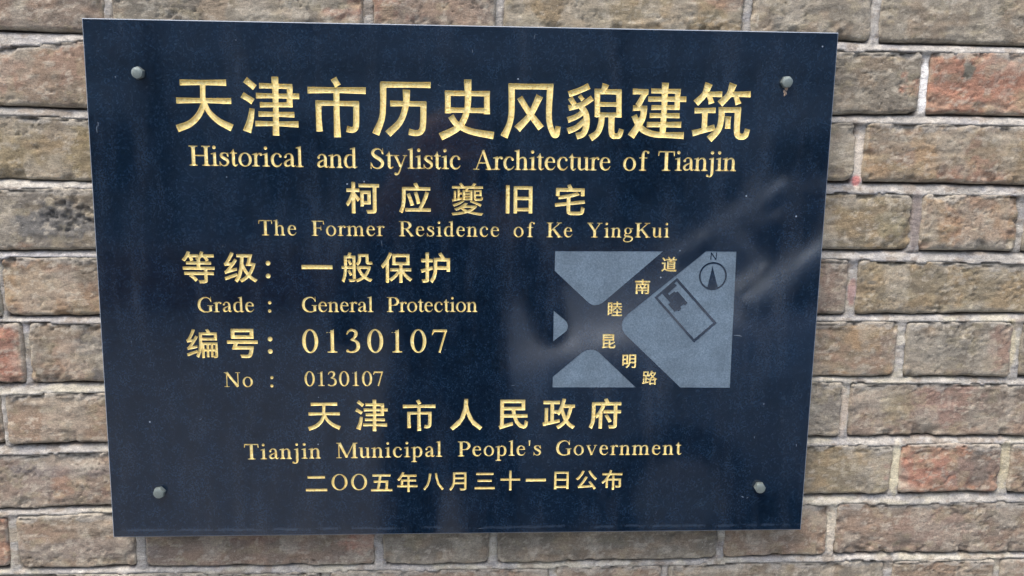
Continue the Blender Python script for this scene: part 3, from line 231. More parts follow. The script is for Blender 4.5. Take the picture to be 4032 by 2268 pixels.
def granite(name, polished):
    m, t, p, n, L = new_mat(name)
    geo = n.new('ShaderNodeNewGeometry')
    pos = geo.outputs['Position']
    g = noise_node(n, 700, 3, 0.72, vec=pos, links=L)
    g2 = noise_node(n, 55, 4, 0.6, vec=pos, links=L)
    if polished:
        c = ramp(n, L, g.outputs['Fac'], [(0.30, (0.0014, 0.0038, 0.0085)), (0.50, (0.0030, 0.0098, 0.0225)), (0.66, (0.0090, 0.0210, 0.039)), (0.80, (0.028, 0.046, 0.066))]).outputs[0]
        f = ramp(n, L, g2.outputs['Fac'], [(0.3, 0.75), (0.7, 1.35)]).outputs[0]
        c = mixc(n, L, 1.0, c, f, 'MULTIPLY')
        # settled dust, streaked downwards
        mp = n.new('ShaderNodeMapping')
        mp.inputs['Scale'].default_value = (1, 1, 0.22)
        L.new(pos, mp.inputs['Vector'])
        d = noise_node(n, 34, 5, 0.62, vec=mp.outputs[0], links=L)
        fd = ramp(n, L, d.outputs['Fac'], [(0.48, 0.0), (0.62, 0.025), (0.76, 0.07)]).outputs[0]
        c = mixc(n, L, fd, c, (0.20, 0.24, 0.31))
        # little white flecks
        v = n.new('ShaderNodeTexVoronoi')
        v.inputs['Scale'].default_value = 62
        v.inputs['Randomness'].default_value = 1.0
        L.new(pos, v.inputs['Vector'])
        fv = ramp(n, L, v.outputs['Distance'], [(0.030, 0.9), (0.060, 0.0)])
        keep = ramp(n, L, v.outputs['Color'], [(0.54, 0.0), (0.56, 1.0)])
        mm = n.new('ShaderNodeMath'); mm.operation = 'MULTIPLY'
        L.new(fv.outputs[0], mm.inputs[0]); L.new(keep.outputs[0], mm.inputs[1])
        c = mixc(n, L, mm.outputs[0], c, (0.30, 0.36, 0.42))
        # scum line left by rain just above the lower edge
        sx = n.new('ShaderNodeSeparateXYZ'); L.new(pos, sx.inputs[0])
        ln_ = n.new('ShaderNodeMath'); ln_.operation = 'ADD'; L.new(sx.outputs['Z'], ln_.inputs[0]); ln_.inputs[1].default_value = 0.2435
        wv = n.new('ShaderNodeMath'); wv.operation = 'MULTIPLY_ADD'; L.new(d.outputs['Fac'], wv.inputs[0]); wv.inputs[1].default_value = 0.006; wv.inputs[2].default_value = -0.003
        s2 = n.new('ShaderNodeMath'); s2.operation = 'ADD'; L.new(ln_.outputs[0], s2.inputs[0]); L.new(wv.outputs[0], s2.inputs[1])
        ab = n.new('ShaderNodeMath'); ab.operation = 'ABSOLUTE'; L.new(s2.outputs[0], ab.inputs[0])
        mul = n.new('ShaderNodeMath'); mul.operation = 'MULTIPLY'; L.new(ab.outputs[0], mul.inputs[0]); mul.inputs[1].default_value = 100.0
        band = ramp(n, L, mul.outputs[0], [(0.02, 0.10), (0.2, 0.0)]).outputs[0]
        brk_ = ramp(n, L, g2.outputs['Fac'], [(0.42, 0.0), (0.55, 1.0)]).outputs[0]
        bm2 = n.new('ShaderNodeMath'); bm2.operation = 'MULTIPLY'; L.new(band, bm2.inputs[0]); L.new(brk_, bm2.inputs[1])
        c = mixc(n, L, bm2.outputs[0], c, (0.16, 0.22, 0.30))
        r = ramp(n, L, d.outputs['Fac'], [(0.35, 0.05), (0.75, 0.13)]).outputs[0]
        L.new(r, p.inputs['Roughness'])
        p.inputs['IOR'].default_value = 1.66
        bp = n.new('ShaderNodeBump'); bp.inputs['Distance'].default_value = 0.000006
        L.new(g.outputs['Fac'], bp.inputs['Height']); L.new(bp.outputs[0], p.inputs['Normal'])
    else:
        c = ramp(n, L, g.outputs['Fac'], [(0.28, (0.070, 0.105, 0.138)), (0.5, (0.112, 0.160, 0.205)), (0.72, (0.170, 0.226, 0.280))]).outputs[0]
        f = ramp(n, L, g2.outputs['Fac'], [(0.3, 0.82), (0.7, 1.14)]).outputs[0]
        c = mixc(n, L, 1.0, c, f, 'MULTIPLY')
        p.inputs['Roughness'].default_value = 0.5
        bp = n.new('ShaderNodeBump'); bp.inputs['Distance'].default_value = 0.00025
        L.new(g.outputs['Fac'], bp.inputs['Height']); L.new(bp.outputs[0], p.inputs['Normal'])
    L.new(c, p.inputs['Base Color'])
    return m

M_POLISH = granite('polished_dark_granite', True)
M_ETCH = granite('sandblasted_granite', False)
m_edge, t, p, n, L = new_mat('sawn_granite_edge')
g = noise_node(n, 500, 4, 0.7)
L.new(ramp(n, L, g.outputs['Fac'], [(0.3, (0.10, 0.13, 0.17)), (0.7, (0.34, 0.38, 0.43))]).outputs[0], p.inputs['Base Color'])
p.inputs['Roughness'].default_value = 0.55
M_EDGE = m_edge

def gold():
    m, t, p, n, L = new_mat('gold_leaf_paint')
    geo = n.new('ShaderNodeNewGeometry')
    pos = geo.outputs['Position']
    a = noise_node(n, 380, 4, 0.72, vec=pos, links=L)
    b2 = noise_node(n, 60, 3, 0.6, vec=pos, links=L)
    c = ramp(n, L, a.outputs['Fac'], [(0.26, (0.46, 0.30, 0.08)), (0.40, (0.84, 0.65, 0.24)), (0.58, (0.94, 0.81, 0.38)), (0.74, (0.98, 0.93, 0.62))]).outputs[0]
    f = ramp(n, L, b2.outputs['Fac'], [(0.3, 0.88), (0.7, 1.08)]).outputs[0]
    c = mixc(n, L, 1.0, c, f, 'MULTIPLY')
    L.new(c, p.inputs['Base Color'])
    p.inputs['Metallic'].default_value = 0.2
    p.inputs['Roughness'].default_value = 0.42
    bp = n.new('ShaderNodeBump'); bp.inputs['Distance'].default_value = 0.0016
    L.new(a.outputs['Fac'], bp.inputs['Height']); L.new(bp.outputs[0], p.inputs['Normal'])
    return m
M_GOLD = gold()

# ------------------------------------------------------------------ planar shapes for the lettering (millimetres on the stone)
def catmull(P, per=7):
    P = [tuple(map(float, q)) for q in P]
    if len(P) < 3:
        a, b_ = P
        return [tuple(a[i] + (b_[i] - a[i]) * t for i in range(2)) + ((a[2] + (b_[2] - a[2]) * t) * (1 - 0.10 * math.sin(math.pi * t)),) for t in (0, .12, .3, .5, .7, .88, 1)]
    out = []
    for k in range(len(P) - 1):
        p0 = P[k - 1] if k > 0 else tuple(2 * P[0][i] - P[1][i] for i in range(3))
        p1, p2 = P[k], P[k + 1]
        p3 = P[k + 2] if k + 2 < len(P) else tuple(2 * P[-1][i] - P[-2][i] for i in range(3))
        for s in range(per):
            t = s / per
            out.append(tuple(0.5 * (2 * p1[i] + (p2[i] - p0[i]) * t + (2 * p0[i] - 5 * p1[i] + 4 * p2[i] - p3[i]) * t * t + (3 * p1[i] - p0[i] - 3 * p2[i] + p3[i]) * t ** 3) for i in range(3)))
    out.append(P[-1])
    return out

def stroke(P, per=7):
    """list of (x, y, width) along the centre line -> quads"""
    S = catmull(P, per)
    L_, R_ = [], []
    for k, (x, y, w) in enumerate(S):
        a = S[max(0, k - 1)]
        c = S[min(len(S) - 1, k + 1)]
        dx, dy = c[0] - a[0], c[1] - a[1]
        d = math.hypot(dx, dy) or 1
        nx, ny = -dy / d * w / 2, dx / d * w / 2
        L_.append((x + nx, y + ny)); R_.append((x - nx, y - ny))
    return [[R_[k], R_[k + 1], L_[k + 1], L_[k]] for k in range(len(S) - 1)]

def ring(cx, cy, rx, ry, ix, iy, n=36, tilt=0.0):
    out = []
    f = lambda a, x, y: (cx + x * math.cos(a + 0), cy + y * math.sin(a))
    for k in range(n):
        a, c = 2 * math.pi * k / n, 2 * math.pi * (k + 1) / n
        out.append([f(a, ix, iy), f(a, rx, ry), f(c, rx, ry), f(c, ix, iy)])
    return out

def disc(cx, cy, r_, n=14):
    return [[(cx + r_ * math.cos(2 * math.pi * k / n), cy + r_ * math.sin(2 * math.pi * k / n)) for k in range(n)]]

def rect(x0, y0, x1, y1):
    return [[(x0, y0), (x1, y0), (x1, y1), (x0, y1)]]

def area(P):
    return 0.5 * sum(P[i - 1][0] * P[i][1] - P[i][0] * P[i - 1][1] for i in range(len(P)))

def inside(px, py, A, B):
    """even-odd test of points against edges A->B (arrays)"""
    px, py = px[:, None], py[:, None]
    c = (A[:, 1] > py) != (B[:, 1] > py)
    dy = np.where(B[:, 1] == A[:, 1], 1e-12, B[:, 1] - A[:, 1])
    xi = (B[:, 0] - A[:, 0]) * (py - A[:, 1]) / dy + A[:, 0]
    return ((c & (px < xi)).sum(1) % 2) == 1

def union_edges(polys):
    """boundary of the union of polygons -> list of ((x,y),(x,y))"""
    V, E_, vi_ = [], [], {}
    def vid_(q):
        k = (round(q[0], 3), round(q[1], 3))
        if k not in vi_:
            vi_[k] = len(V); V.append(Vector(k))
        return vi_[k]
    use = []
    for P in polys:
        ids = [vid_(q) for q in P]
        ids = [a for k, a in enumerate(ids) if a != ids[k - 1]]
        if len(ids) < 3:
            continue
        use.append(np.array([V[a][:] for a in ids]))
        E_ += [(ids[k - 1], ids[k]) for k in range(len(ids))]
    E_ = list({(min(a, b_), max(a, b_)) for a, b_ in E_})
    v, e, f, *_ = delaunay_2d_cdt(V, E_, [], 0, 1e-5)
    PV_ = np.array([q[:] for q in v]); T_ = np.array([t for t in f])
    ce_ = PV_[T_].mean(1)
    a2 = np.abs((PV_[T_[:, 1], 0] - PV_[T_[:, 0], 0]) * (PV_[T_[:, 2], 1] - PV_[T_[:, 0], 1]) - (PV_[T_[:, 1], 1] - PV_[T_[:, 0], 1]) * (PV_[T_[:, 2], 0] - PV_[T_[:, 0], 0]))
    hit = np.zeros(len(T_), bool)
    for Q in use:
        hit |= inside(ce_[:, 0], ce_[:, 1], np.roll(Q, 1, 0), Q)
    cnt = {}
    for t in T_[hit]:
        for k in range(3):
            a, b_ = int(t[k]), int(t[(k + 1) % 3])
            key = (min(a, b_), max(a, b_))
            cnt[key] = cnt.get(key, 0) + 1
    return [(tuple(PV_[a]), tuple(PV_[b_])) for (a, b_), c in cnt.items() if c == 1]

def glyph_polys(loops, bold):
    """outline loops (1/1000 em) -> polygons, each outline thickened by 'bold'"""
    V, E = [], []
    for lp in loops:
        s = len(V)
        V += [Vector(q) for q in lp]
        E += [(s + k, s + (k + 1) % len(lp)) for k in range(len(lp))]
    A = np.array([V[a][:] for a, _ in E]); B = np.array([V[c][:] for _, c in E])
    v, e, f, *_ = delaunay_2d_cdt(V, E, [], 0, 1e-4)
    cen = np.array([[(v[t[0]][i] + v[t[1]][i] + v[t[2]][i]) / 3 for i in (0, 1)] for t in f])
    ins = inside(cen[:, 0], cen[:, 1], A, B)
    polys = [[tuple(v[k]) for k in t] for t, s in zip(f, ins) if s]
    for a, c in zip(A, B):
        d = c - a
        ln = math.hypot(*d)
        if ln < 1e-6:
            continue
        d = d / ln
        nn = np.array([-d[1], d[0]]) * bold
        ex = d * bold * 0.7
        polys.append([tuple(a - ex - nn), tuple(c + ex - nn), tuple(c + ex + nn), tuple(a - ex + nn)])
    return polys

# ---- roman letters with serifs, drawn as strokes, 1000 units to the em
ST, TH, CS = 98, 44, 118      # lower-case stem, hairline, capital stem
def stem(x, y0, y1, w=ST): return rect(x - w / 2, y0, x + w / 2, y1)
def foot(x0, x1, y=0, h=32): return rect(x0, y, x1, y + h)
def head(x0, x1, y=662, h=32): return rect(x0, y - h, x1, y)
def brk(x, y, w, s=1):        # small brackets joining stem and serif
    return [[(x - w / 2 - 34, y), (x + w / 2 + 34, y), (x + w / 2, y + s * 44), (x - w / 2, y + s * 44)]]
def ft(x, w=ST, e=78, y=0): return foot(x - w / 2 - e, x + w / 2 + e, y) + brk(x, y + 30, w)
def hd(x, w=CS, e=88, y=662): return head(x - w / 2 - e, x + w / 2 + e, y) + brk(x, y - 30, w, -1)
def flag(x, y, w=ST): return [[(x - w / 2 - 78, y - 44), (x - w / 2 - 72, y - 64), (x - w / 2, y - 66), (x + w / 2, y - 40), (x + w / 2, y + 12)]]
def bowlR(x, y0, y1, rx, w=100, th=40):
    m = (y0 + y1) / 2
    return stroke([(x, y1, th), (x + rx * .45, y1, th), (x + rx * .8, y1 - (y1 - m) * .28, w * .75), (x + rx, m, w), (x + rx * .8, y0 + (m - y0) * .28, w * .75), (x + rx * .45, y0, th), (x, y0, th)], 5)

G = {}
G['H'] = (722, stem(150, 0, 662, CS) + stem(572, 0, 662, CS) + ft(150, CS) + hd(150) + ft(572, CS) + hd(572) + rect(150, 318, 572, 360))
G['i'] = (278, stem(146, 0, 440) + flag(146, 448) + ft(146) + disc(136, 615, 58))
G['s'] = (389, stroke([(318, 330, 44), (290, 408, 34), (205, 436, 40), (115, 402, 72), (98, 335, 86), (190, 262, 98), (290, 200, 98), (318, 120, 80), (270, 40, 60), (185, 12, 38), (95, 50, 32), (58, 128, 44)]) + [[(318, 305), (344, 305), (338, 456), (316, 456)], [(40, -6), (62, -6), (60, 160), (34, 160)]])
G['t'] = (278, stroke([(132, 575, 16), (130, 500, 60), (130, 400, ST), (130, 120, ST), (150, 42, 70), (200, 20, 52), (272, 60, 26)]) + rect(18, 415, 255, 450) + [[(18, 415), (130, 450), (140, 575), (110, 540)]])
G['o'] = (500, ring(250, 225, 222, 236, 130, 198))
G['r'] = (333, stem(118, 0, 420) + flag(118, 448) + ft(118) + stroke([(150, 330, 30), (195, 405, 42), (250, 430, 54), (300, 415, 60)]) + disc(295, 402, 46))
G['c'] = (444, stroke([(365, 345, 60), (330, 408, 50), (250, 440, 38), (165, 410, 62), (98, 320, 92), (86, 220, 98), (112, 110, 94), (180, 36, 70), (265, 18, 52), (345, 52, 38), (408, 128, 24)]) + disc(358, 355, 46))
G['a'] = (444, stroke([(92, 335, 70), (130, 405, 46), (205, 438, 38), (285, 415, 60), (318, 345, 84), (320, 240, ST), (320, 90, ST), (345, 36, 60), (392, 26, 38), (440, 62, 24)]) + disc(95, 340, 46) + stroke([(325, 275, 34), (215, 232, 44), (120, 180, 66), (82, 110, 88), (120, 44, 72), (195, 36, 50), (270, 66, 38), (325, 120, 34)]))
G['l'] = (278, stem(142, 0, 660) + flag(142, 683) + ft(142))
def arch(x0, x1): return stroke([(x0 + 30, 335, 28), (x0 + 90, 400, 38), (x0 + 170, 425, 52), (x1 - 25, 395, 74), (x1, 310, ST), (x1, 200, ST), (x1, 0, ST)], 6)
G['n'] = (500, stem(112, 0, 420) + flag(112, 448) + ft(112, ST, 56) + arch(112, 374) + ft(374, ST, 62))
G['h'] = (500, stem(112, 0, 660) + flag(112, 683) + ft(112, ST, 56) + arch(112, 374) + ft(374, ST, 62))
G['m'] = (778, stem(112, 0, 420) + flag(112, 448) + ft(112, ST, 56) + arch(112, 388) + ft(388, ST, 62) + arch(388, 656) + ft(656, ST, 62))
G['d'] = (500, stroke([(375, 365, 30), (300, 428, 38), (215, 436, 44), (115, 370, 84), (78, 225, 98), (110, 90, 88), (190, 26, 56), (280, 32, 44), (375, 100, 34)]) + stem(370, 10, 660) + flag(370, 683) + [[(370, -8), (400, -12), (492, 22), (492, 50), (400, 50)]])
G['S'] = (556, stroke([(448, 500, 44), (400, 600, 38), (300, 650, 40), (180, 622, 72), (112, 545, 100), (128, 460, 104), (240, 375, 120), (370, 295, 120), (442, 200, 110), (425, 95, 96), (340, 22, 64), (230, 8, 42), (120, 55, 36), (58, 180, 44)]) + [[(448, 472), (476, 472), (466, 676), (444, 676)], [(42, -14), (64, -14), (60, 205), (36, 205)]])
G['y'] = (500, stroke([(82, 440, 96), (265, 60, 84)]) + stroke([(425, 440, 36), (275, 60, 42), (215, -100, 52), (160, -180, 54), (95, -186, 50)]) + disc(85, -172, 46) + head(8, 215, 450, 28) + head(335, 490, 450, 28))
G['A'] = (722, stroke([(352, 655, 96), (585, 10, 112)]) + stroke([(362, 655, 34), (118, 10, 42)]) + rect(208, 212, 470, 250) + foot(15, 225, 0) + foot(452, 708, 0) + [[(330, 600), (400, 600), (372, 680), (352, 680)]])
G['e'] = (444, rect(100, 258, 398, 292) + stroke([(362, 275, 76), (340, 375, 70), (240, 438, 38), (140, 400, 70), (88, 300, 92), (84, 200, 98), (120, 95, 92), (195, 34, 62), (280, 24, 48), (350, 62, 34), (408, 140, 22)]))
G['u'] = (500, stroke([(118, 430, ST), (118, 150, ST), (140, 60, 78), (205, 25, 54), (290, 48, 40), (380, 115, 30)]) + head(10, 162, 450, 30) + stem(378, 10, 440) + head(282, 422, 450, 30) + [[(378, -8), (405, -10), (492, 24), (492, 50), (405, 50)]])
G['f'] = (333, stroke([(152, 0, ST), (152, 300, ST), (154, 540, ST), (185, 635, 60), (250, 664, 40), (315, 635, 56)]) + disc(325, 622, 44) + rect(20, 415, 300, 450) + ft(152, ST, 74))
G['T'] = (611, stem(305, 0, 650, CS) + rect(28, 622, 583, 662) + ft(305, CS, 92) + [[(18, 662), (60, 662), (60, 622), (40, 500), (14, 500)], [(593, 662), (551, 662), (551, 622), (571, 500), (597, 500)]])
G['j'] = (278, stroke([(158, 430, ST), (158, 100, ST), (156, -60, ST), (135, -160, 64), (70, -195, 44), (5, -170, 52)]) + flag(158, 448) + disc(-2, -160, 44) + disc(148, 615, 58))
G['F'] = (556, stem(150, 0, 662, CS) + ft(150, CS) + head(10, 520) + rect(150, 622, 530, 662) + brk(150, 632, CS, -1) + [[(545, 662), (505, 662), (505, 622), (520, 500), (546, 500)]] + rect(150, 325, 410, 362) + [[(410, 240), (430, 240), (430, 450), (410, 450), (395, 362), (395, 325)]])
G['R'] = (667, stem(150, 0, 662, CS) + ft(150, CS) + head(12, 230) + bowlR(170, 335, 642, 330, CS) + stroke([(320, 340, 100), (585, 10, 110)]) + foot(510, 665))
G['K'] = (722, stem(150, 0, 662, CS) + ft(150, CS) + hd(150) + stroke([(590, 640, 46), (200, 290, 46)]) + stroke([(290, 400, 110), (600, 10, 116)]) + head(440, 690) + foot(475, 722))
G['Y'] = (722, stroke([(112, 645, 116), (362, 290, 108)]) + stroke([(600, 645, 44), (370, 290, 50)]) + stem(362, 0, 310, CS) + ft(362, CS, 92) + head(14, 285) + head(462, 704))
G['g'] = (500, ring(236, 302, 172, 150, 86, 120, 28) + rect(340, 382, 470, 420) + stroke([(150, 178, 38), (92, 125, 52), (110, 78, 66), (215, 52, 72), (345, 35, 80), (428, -15, 80), (432, -95, 64), (350, -172, 48), (225, -200, 38), (100, -178, 46), (48, -110, 60), (80, -45, 46), (150, 20, 30)]))
G['G'] = (722, stroke([(622, 480, 40), (560, 590, 42), (440, 648, 42), (300, 625, 70), (170, 530, 104), (118, 400, 116), (112, 270, 118), (165, 130, 106), (285, 36, 72), (410, 8, 48), (510, 20, 44), (602, 60, 44)]) + stem(598, 40, 290, CS) + head(470, 712, 305, 32) + [[(612, 450), (640, 450), (632, 676), (608, 676)]])
G['P'] = (556, stem(150, 0, 662, CS) + ft(150, CS) + head(12, 230) + bowlR(170, 300, 642, 322, CS))
G['N'] = (722, stem(122, 0, 640, 42) + foot(12, 230) + head(12, 200) + stroke([(110, 655, 118), (600, 20, 112)]) + stem(604, 10, 662, 42) + head(498, 710))
G['p'] = (500, stem(122, -217, 420) + flag(122, 448) + ft(122, ST, 70, -217) + stroke([(140, 345, 30), (210, 415, 40), (295, 430, 50), (380, 365, 84), (412, 230, 98), (380, 90, 88), (300, 22, 52), (215, 22, 42), (130, 90, 32)]))
G['M'] = (889, stem(118, 0, 640, 42) + foot(12, 228) + head(12, 200) + stroke([(140, 655, 118), (440, 30, 104)]) + stroke([(430, 30, 40), (735, 655, 44)]) + stem(752, 0, 662, CS) + ft(752, CS, 84) + head(690, 878))
G['v'] = (500, stroke([(82, 440, 96), (262, 10, 86)]) + stroke([(425, 440, 36), (262, 10, 44)]) + head(8, 215, 450, 28) + head(335, 490, 450, 28))
G["'"] = (200, [[(85, 430), (115, 430), (140, 676), (60, 676)]])
G['0'] = (500, ring(250, 331, 224, 345, 126, 305))
G['1'] = (500, stem(262, 0, 640, 92) + [[(110, 560), (216, 590), (308, 676), (308, 600), (216, 560), (110, 590)]] + ft(262, 92, 90))
G['3'] = (500, stroke([(62, 520, 30), (110, 610, 48), (205, 648, 60), (305, 600, 86), (312, 510, 92), (262, 420, 66), (165, 362, 36)]) + stroke([(190, 362, 40), (300, 335, 70), (372, 245, 98), (365, 120, 96), (280, 35, 62), (165, 12, 46), (75, 45, 52)]) + disc(78, 48, 40))
G['7'] = (500, rect(60, 590, 452, 662) + [[(60, 662), (86, 662), (100, 590), (42, 500), (22, 508)]] + stroke([(425, 640, 56), (238, -8, 62)]))
G['O'] = (722, ring(361, 331, 330, 345, 222, 308))

# ------------------------------------------------------------------ the stone plaque
PF = -0.025                                    # y of the polished face; the brick faces lie near y = 0
shapes = []                                    # (name, label or None, material, depth mm, inset mm, edges)
def add_shape(name, polys, depth, inset, mat, label=None):
    shapes.append((name, label, mat, depth, inset, union_edges(polys), polys))

TITLE = {}
for ch, strokes in D['title']:
    polys = []
    for st in strokes:
        polys += stroke(st)
    TITLE[ch] = polys
    add_shape('large_character', polys, 1.7, 0.62, M_GOLD)

def fit(polys, box, sx=None):
    xs = [q[0] for P in polys for q in P]; ys = [q[1] for P in polys for q in P]
    x0, x1, y0, y1 = min(xs), max(xs), min(ys), max(ys)
    bx0, by0, bx1, by1 = box
    kx = (bx1 - bx0) / max(1e-6, x1 - x0); ky = (by1 - by0) / max(1e-6, y1 - y0)
    return [[(bx0 + (q[0] - x0) * kx, by0 + (q[1] - y0) * ky) for q in P] for P in polys]

BOLD = {'夔': 5, '编': 9, '等': 12, '般': 11, '级': 13, '保': 14, '道': 13, '南': 14, '睦': 12, '路': 13}
for row, items in D['cjk'].items():
    for ch, x0, z0, x1, z1 in items:
        if ch == 'O':
            polys = G['O'][1]
        elif ch in TITLE:
            polys = TITLE[ch]
            cx = sum(q[0] for P in polys for q in P) / sum(len(P) for P in polys)
        else:
            polys = glyph_polys(GLYPHS[ch], BOLD.get(ch, 17) - (4 if row == 'date' else 0))
        polys = fit(polys, (x0, z0, x1, z1))
        if row == 'map':
            add_shape('street_name_character', polys, 0.6, 0.2, M_GOLD)
        else:
            add_shape('character', polys, 1.1, 0.38, M_GOLD)
for x, z, rr in D['dots']:
    add_shape('colon_dot', disc(x, z, rr, 18), 0.9, 0.35, M_GOLD)
for line, words in D['latin']:
    for text, x0, z0, x1, z1, cap in words:
        s = cap / 662.0
        # ink extents
        xs0 = min(q[0] for P in G[text[0]][1] for q in P)
        last = G[text[-1]]
        xs1 = last[0] - max(q[0] for P in last[1] for q in P)
        nat = sum(G[c][0] for c in text) - xs0 - xs1
        n_ = len(text) - 1
        s_x = s
        tr = ((x1 - x0) / s - nat) / n_
        if tr < -12:                       # tight setting: condense the letters a little as well
            s_x = (x1 - x0) / (nat - 12 * n_); tr = -12
        x = x0 - xs0 * s_x
        for c in text:
            fx = (x - x0) / (x1 - x0)
            zb = z0 + (z1 - z0) * fx
            w_ = G[c][0]
            polys = [[(x + q[0] * s_x, zb + q[1] * s) for q in P] for P in G[c][1]]
            nm = 'numeral' if c.isdigit() else ('apostrophe' if c == "'" else 'letter')
            big = text[0] == '0' and cap > 20
            add_shape(nm, polys, 0.9 if big else 0.7, 0.3 if big else 0.16, M_GOLD)
            x += (w_ + tr) * s_x

# sandblasted map blocks with the polished drawing left standing in them
block_edges = []
for P in D['blocks']:
    block_edges.append([(tuple(P[k - 1]), tuple(P[k])) for k in range(len(P))])
draw = []
fo, fi = D['frame']
for k in range(4):
    draw.append([tuple(fo[k - 1]), tuple(fo[k]), tuple(fi[k]), tuple(fi[k - 1])])
(cx, cz), ro, ri = D['ring'][0], D['ring'][1], D['ring'][2]
draw += ring(cx, cz, ro, ro, ri, ri, 48)
draw.append([tuple(q) for q in D['needle']])
for a, c in D['north']:
    draw += stroke([(a[0], a[1], 1.0), (c[0], c[1], 1.0)])
draw_edges = union_edges(draw)
house_e = [(tuple(D['house'][k - 1]), tuple(D['house'][k])) for k in range(len(D['house']))]
link_e = [(tuple(D['house_link'][k - 1]), tuple(D['house_link'][k])) for k in range(len(D['house_link']))]

CH = 0.8                                       # chamfer mm
corners = [Vector(c) for c in D['corners']]
cc = sum(corners, Vector((0, 0))) / 4
inner = [Vector((c.x - math.copysign(CH, c.x - cc.x), c.y - math.copysign(CH, c.y - cc.y))) for c in corners]
V, E, vi = [], [], {}
def vid(q):
    k = (round(q[0], 4), round(q[1], 4))
    if k not in vi:
        vi[k] = len(V); V.append(Vector(k))
    return vi[k]
def add_edges(es):
    for a, c in es:
        a, c = vid(a), vid(c)
        if a != c:
            E.append((a, c))
for s in shapes:
    add_edges(s[5])
for be in block_edges:
    add_edges(be)
add_edges(draw_edges); add_edges(house_e); add_edges(link_e)
ic = [tuple(c) for c in inner]
add_edges([(ic[k - 1], ic[k]) for k in range(4)])
# a few seed points so that no triangle spans the whole stone
for gx in range(-320, 321, 40):
    for gz in range(-230, 231, 38):
        vid((gx + 0.37, gz + 0.21))
cv, ce, cf, *_ = delaunay_2d_cdt(V, E, [], 0, 1e-4)
PV = np.array([v[:] for v in cv])
PT = np.array([t for t in cf])
cen = PV[PT].mean(1)
ident = np.full(len(PT), -1)
def mark(edges, value, only=None):
    A = np.array([a for a, _ in edges]); B = np.array([c for _, c in edges])
    lo = np.minimum(A.min(0), B.min(0)); hi = np.maximum(A.max(0), B.max(0))
    idx = np.where((cen[:, 0] > lo[0]) & (cen[:, 0] < hi[0]) & (cen[:, 1] > lo[1]) & (cen[:, 1] < hi[1]))[0]
    if only is not None:
        idx = idx[ident[idx] >= only]
    ins = inside(cen[idx, 0], cen[idx, 1], A, B)
    ident[idx[ins]] = value
for k, be in enumerate(block_edges):
    mark(be, 10000 + k)
mark(draw_edges, -1); mark(house_e, -1); mark(link_e, -1)
def mark_polys(polys, value):
    A_ = np.array([q for P in polys for q in P])
    lo, hi = A_.min(0), A_.max(0)
    idx = np.where((cen[:, 0] > lo[0]) & (cen[:, 0] < hi[0]) & (cen[:, 1] > lo[1]) & (cen[:, 1] < hi[1]))[0]
    hit = np.zeros(len(idx), bool)
    for P in polys:
        Q = np.array(P)
        hit |= inside(cen[idx, 0], cen[idx, 1], np.roll(Q, 1, 0), Q)
    ident[idx[hit]] = value
for k, s in enumerate(shapes):
    mark_polys(s[6], k)

def sunk_mesh(name, tris, depth, inset, mat):
    """triangles lying in the stone face -> floor at 'depth' mm and walls up to the face"""
    used = np.unique(tris)
    loc = {int(g): k for k, g in enumerate(used)}
    nb = len(used)
    ec = {}
    for t in tris:
        for k in range(3):
            a, c = int(t[k]), int(t[(k + 1) % 3])
            ec.setdefault((min(a, c), max(a, c)), []).append((a, c, int(t[(k + 2) % 3])))
    bnd = [x[0] for x in ec.values() if len(x) == 1]
    acc = {}
    for a, c, o in bnd:
        d = PV[c] - PV[a]
        nrm = np.array([-d[1], d[0]]); nrm /= (np.hypot(*nrm) or 1)
        if np.dot(nrm, PV[o] - PV[a]) < 0:
            nrm = -nrm
        for q in (a, c):
            acc.setdefault(q, []).append(nrm)
    verts = []
    for g in used:
        x, z = PV[g]
        if int(g) in acc:
            N = acc[int(g)]
            s = sum(N); ln = np.hypot(*s)
            if ln > 1e-6:
                s = s / ln
                m_ = max(0.5, abs(float(np.dot(s, N[0]))))
                x, z = x + s[0] * inset / m_, z + s[1] * inset / m_
        verts.append((x / 1000, PF + depth / 1000, z / 1000))
    faces = []
    for t in tris:
        A_, B_, C_ = (loc[int(q)] for q in t)
        p0, p1, p2 = PV[t[0]], PV[t[1]], PV[t[2]]
        cr = (p1[0] - p0[0]) * (p2[1] - p0[1]) - (p1[1] - p0[1]) * (p2[0] - p0[0])
        faces.append((A_, B_, C_) if cr > 0 else (A_, C_, B_))
    top = {}
    for a, c, o in bnd:
        for q in (a, c):
            if q not in top:
                top[q] = len(verts)
                verts.append((PV[q][0] / 1000, PF, PV[q][1] / 1000))
        faces.append((top[a], top[c], loc[c], loc[a]))
    V3 = np.array(verts)
    origin = V3.mean(0)
    me = mesh(name, V3 - origin, faces)
    me.materials.append(mat)
    return me, origin

plaque = empty('stone_plaque', (0, PF, 0))
tag(plaque, 'dark blue granite plaque with gold engraved lettering and a map, bolted to the bricks', 'plaque')
def child(o, par):
    o.parent = par
    o.matrix_parent_inverse = Matrix.Translation(par.location).inverted()
    return o

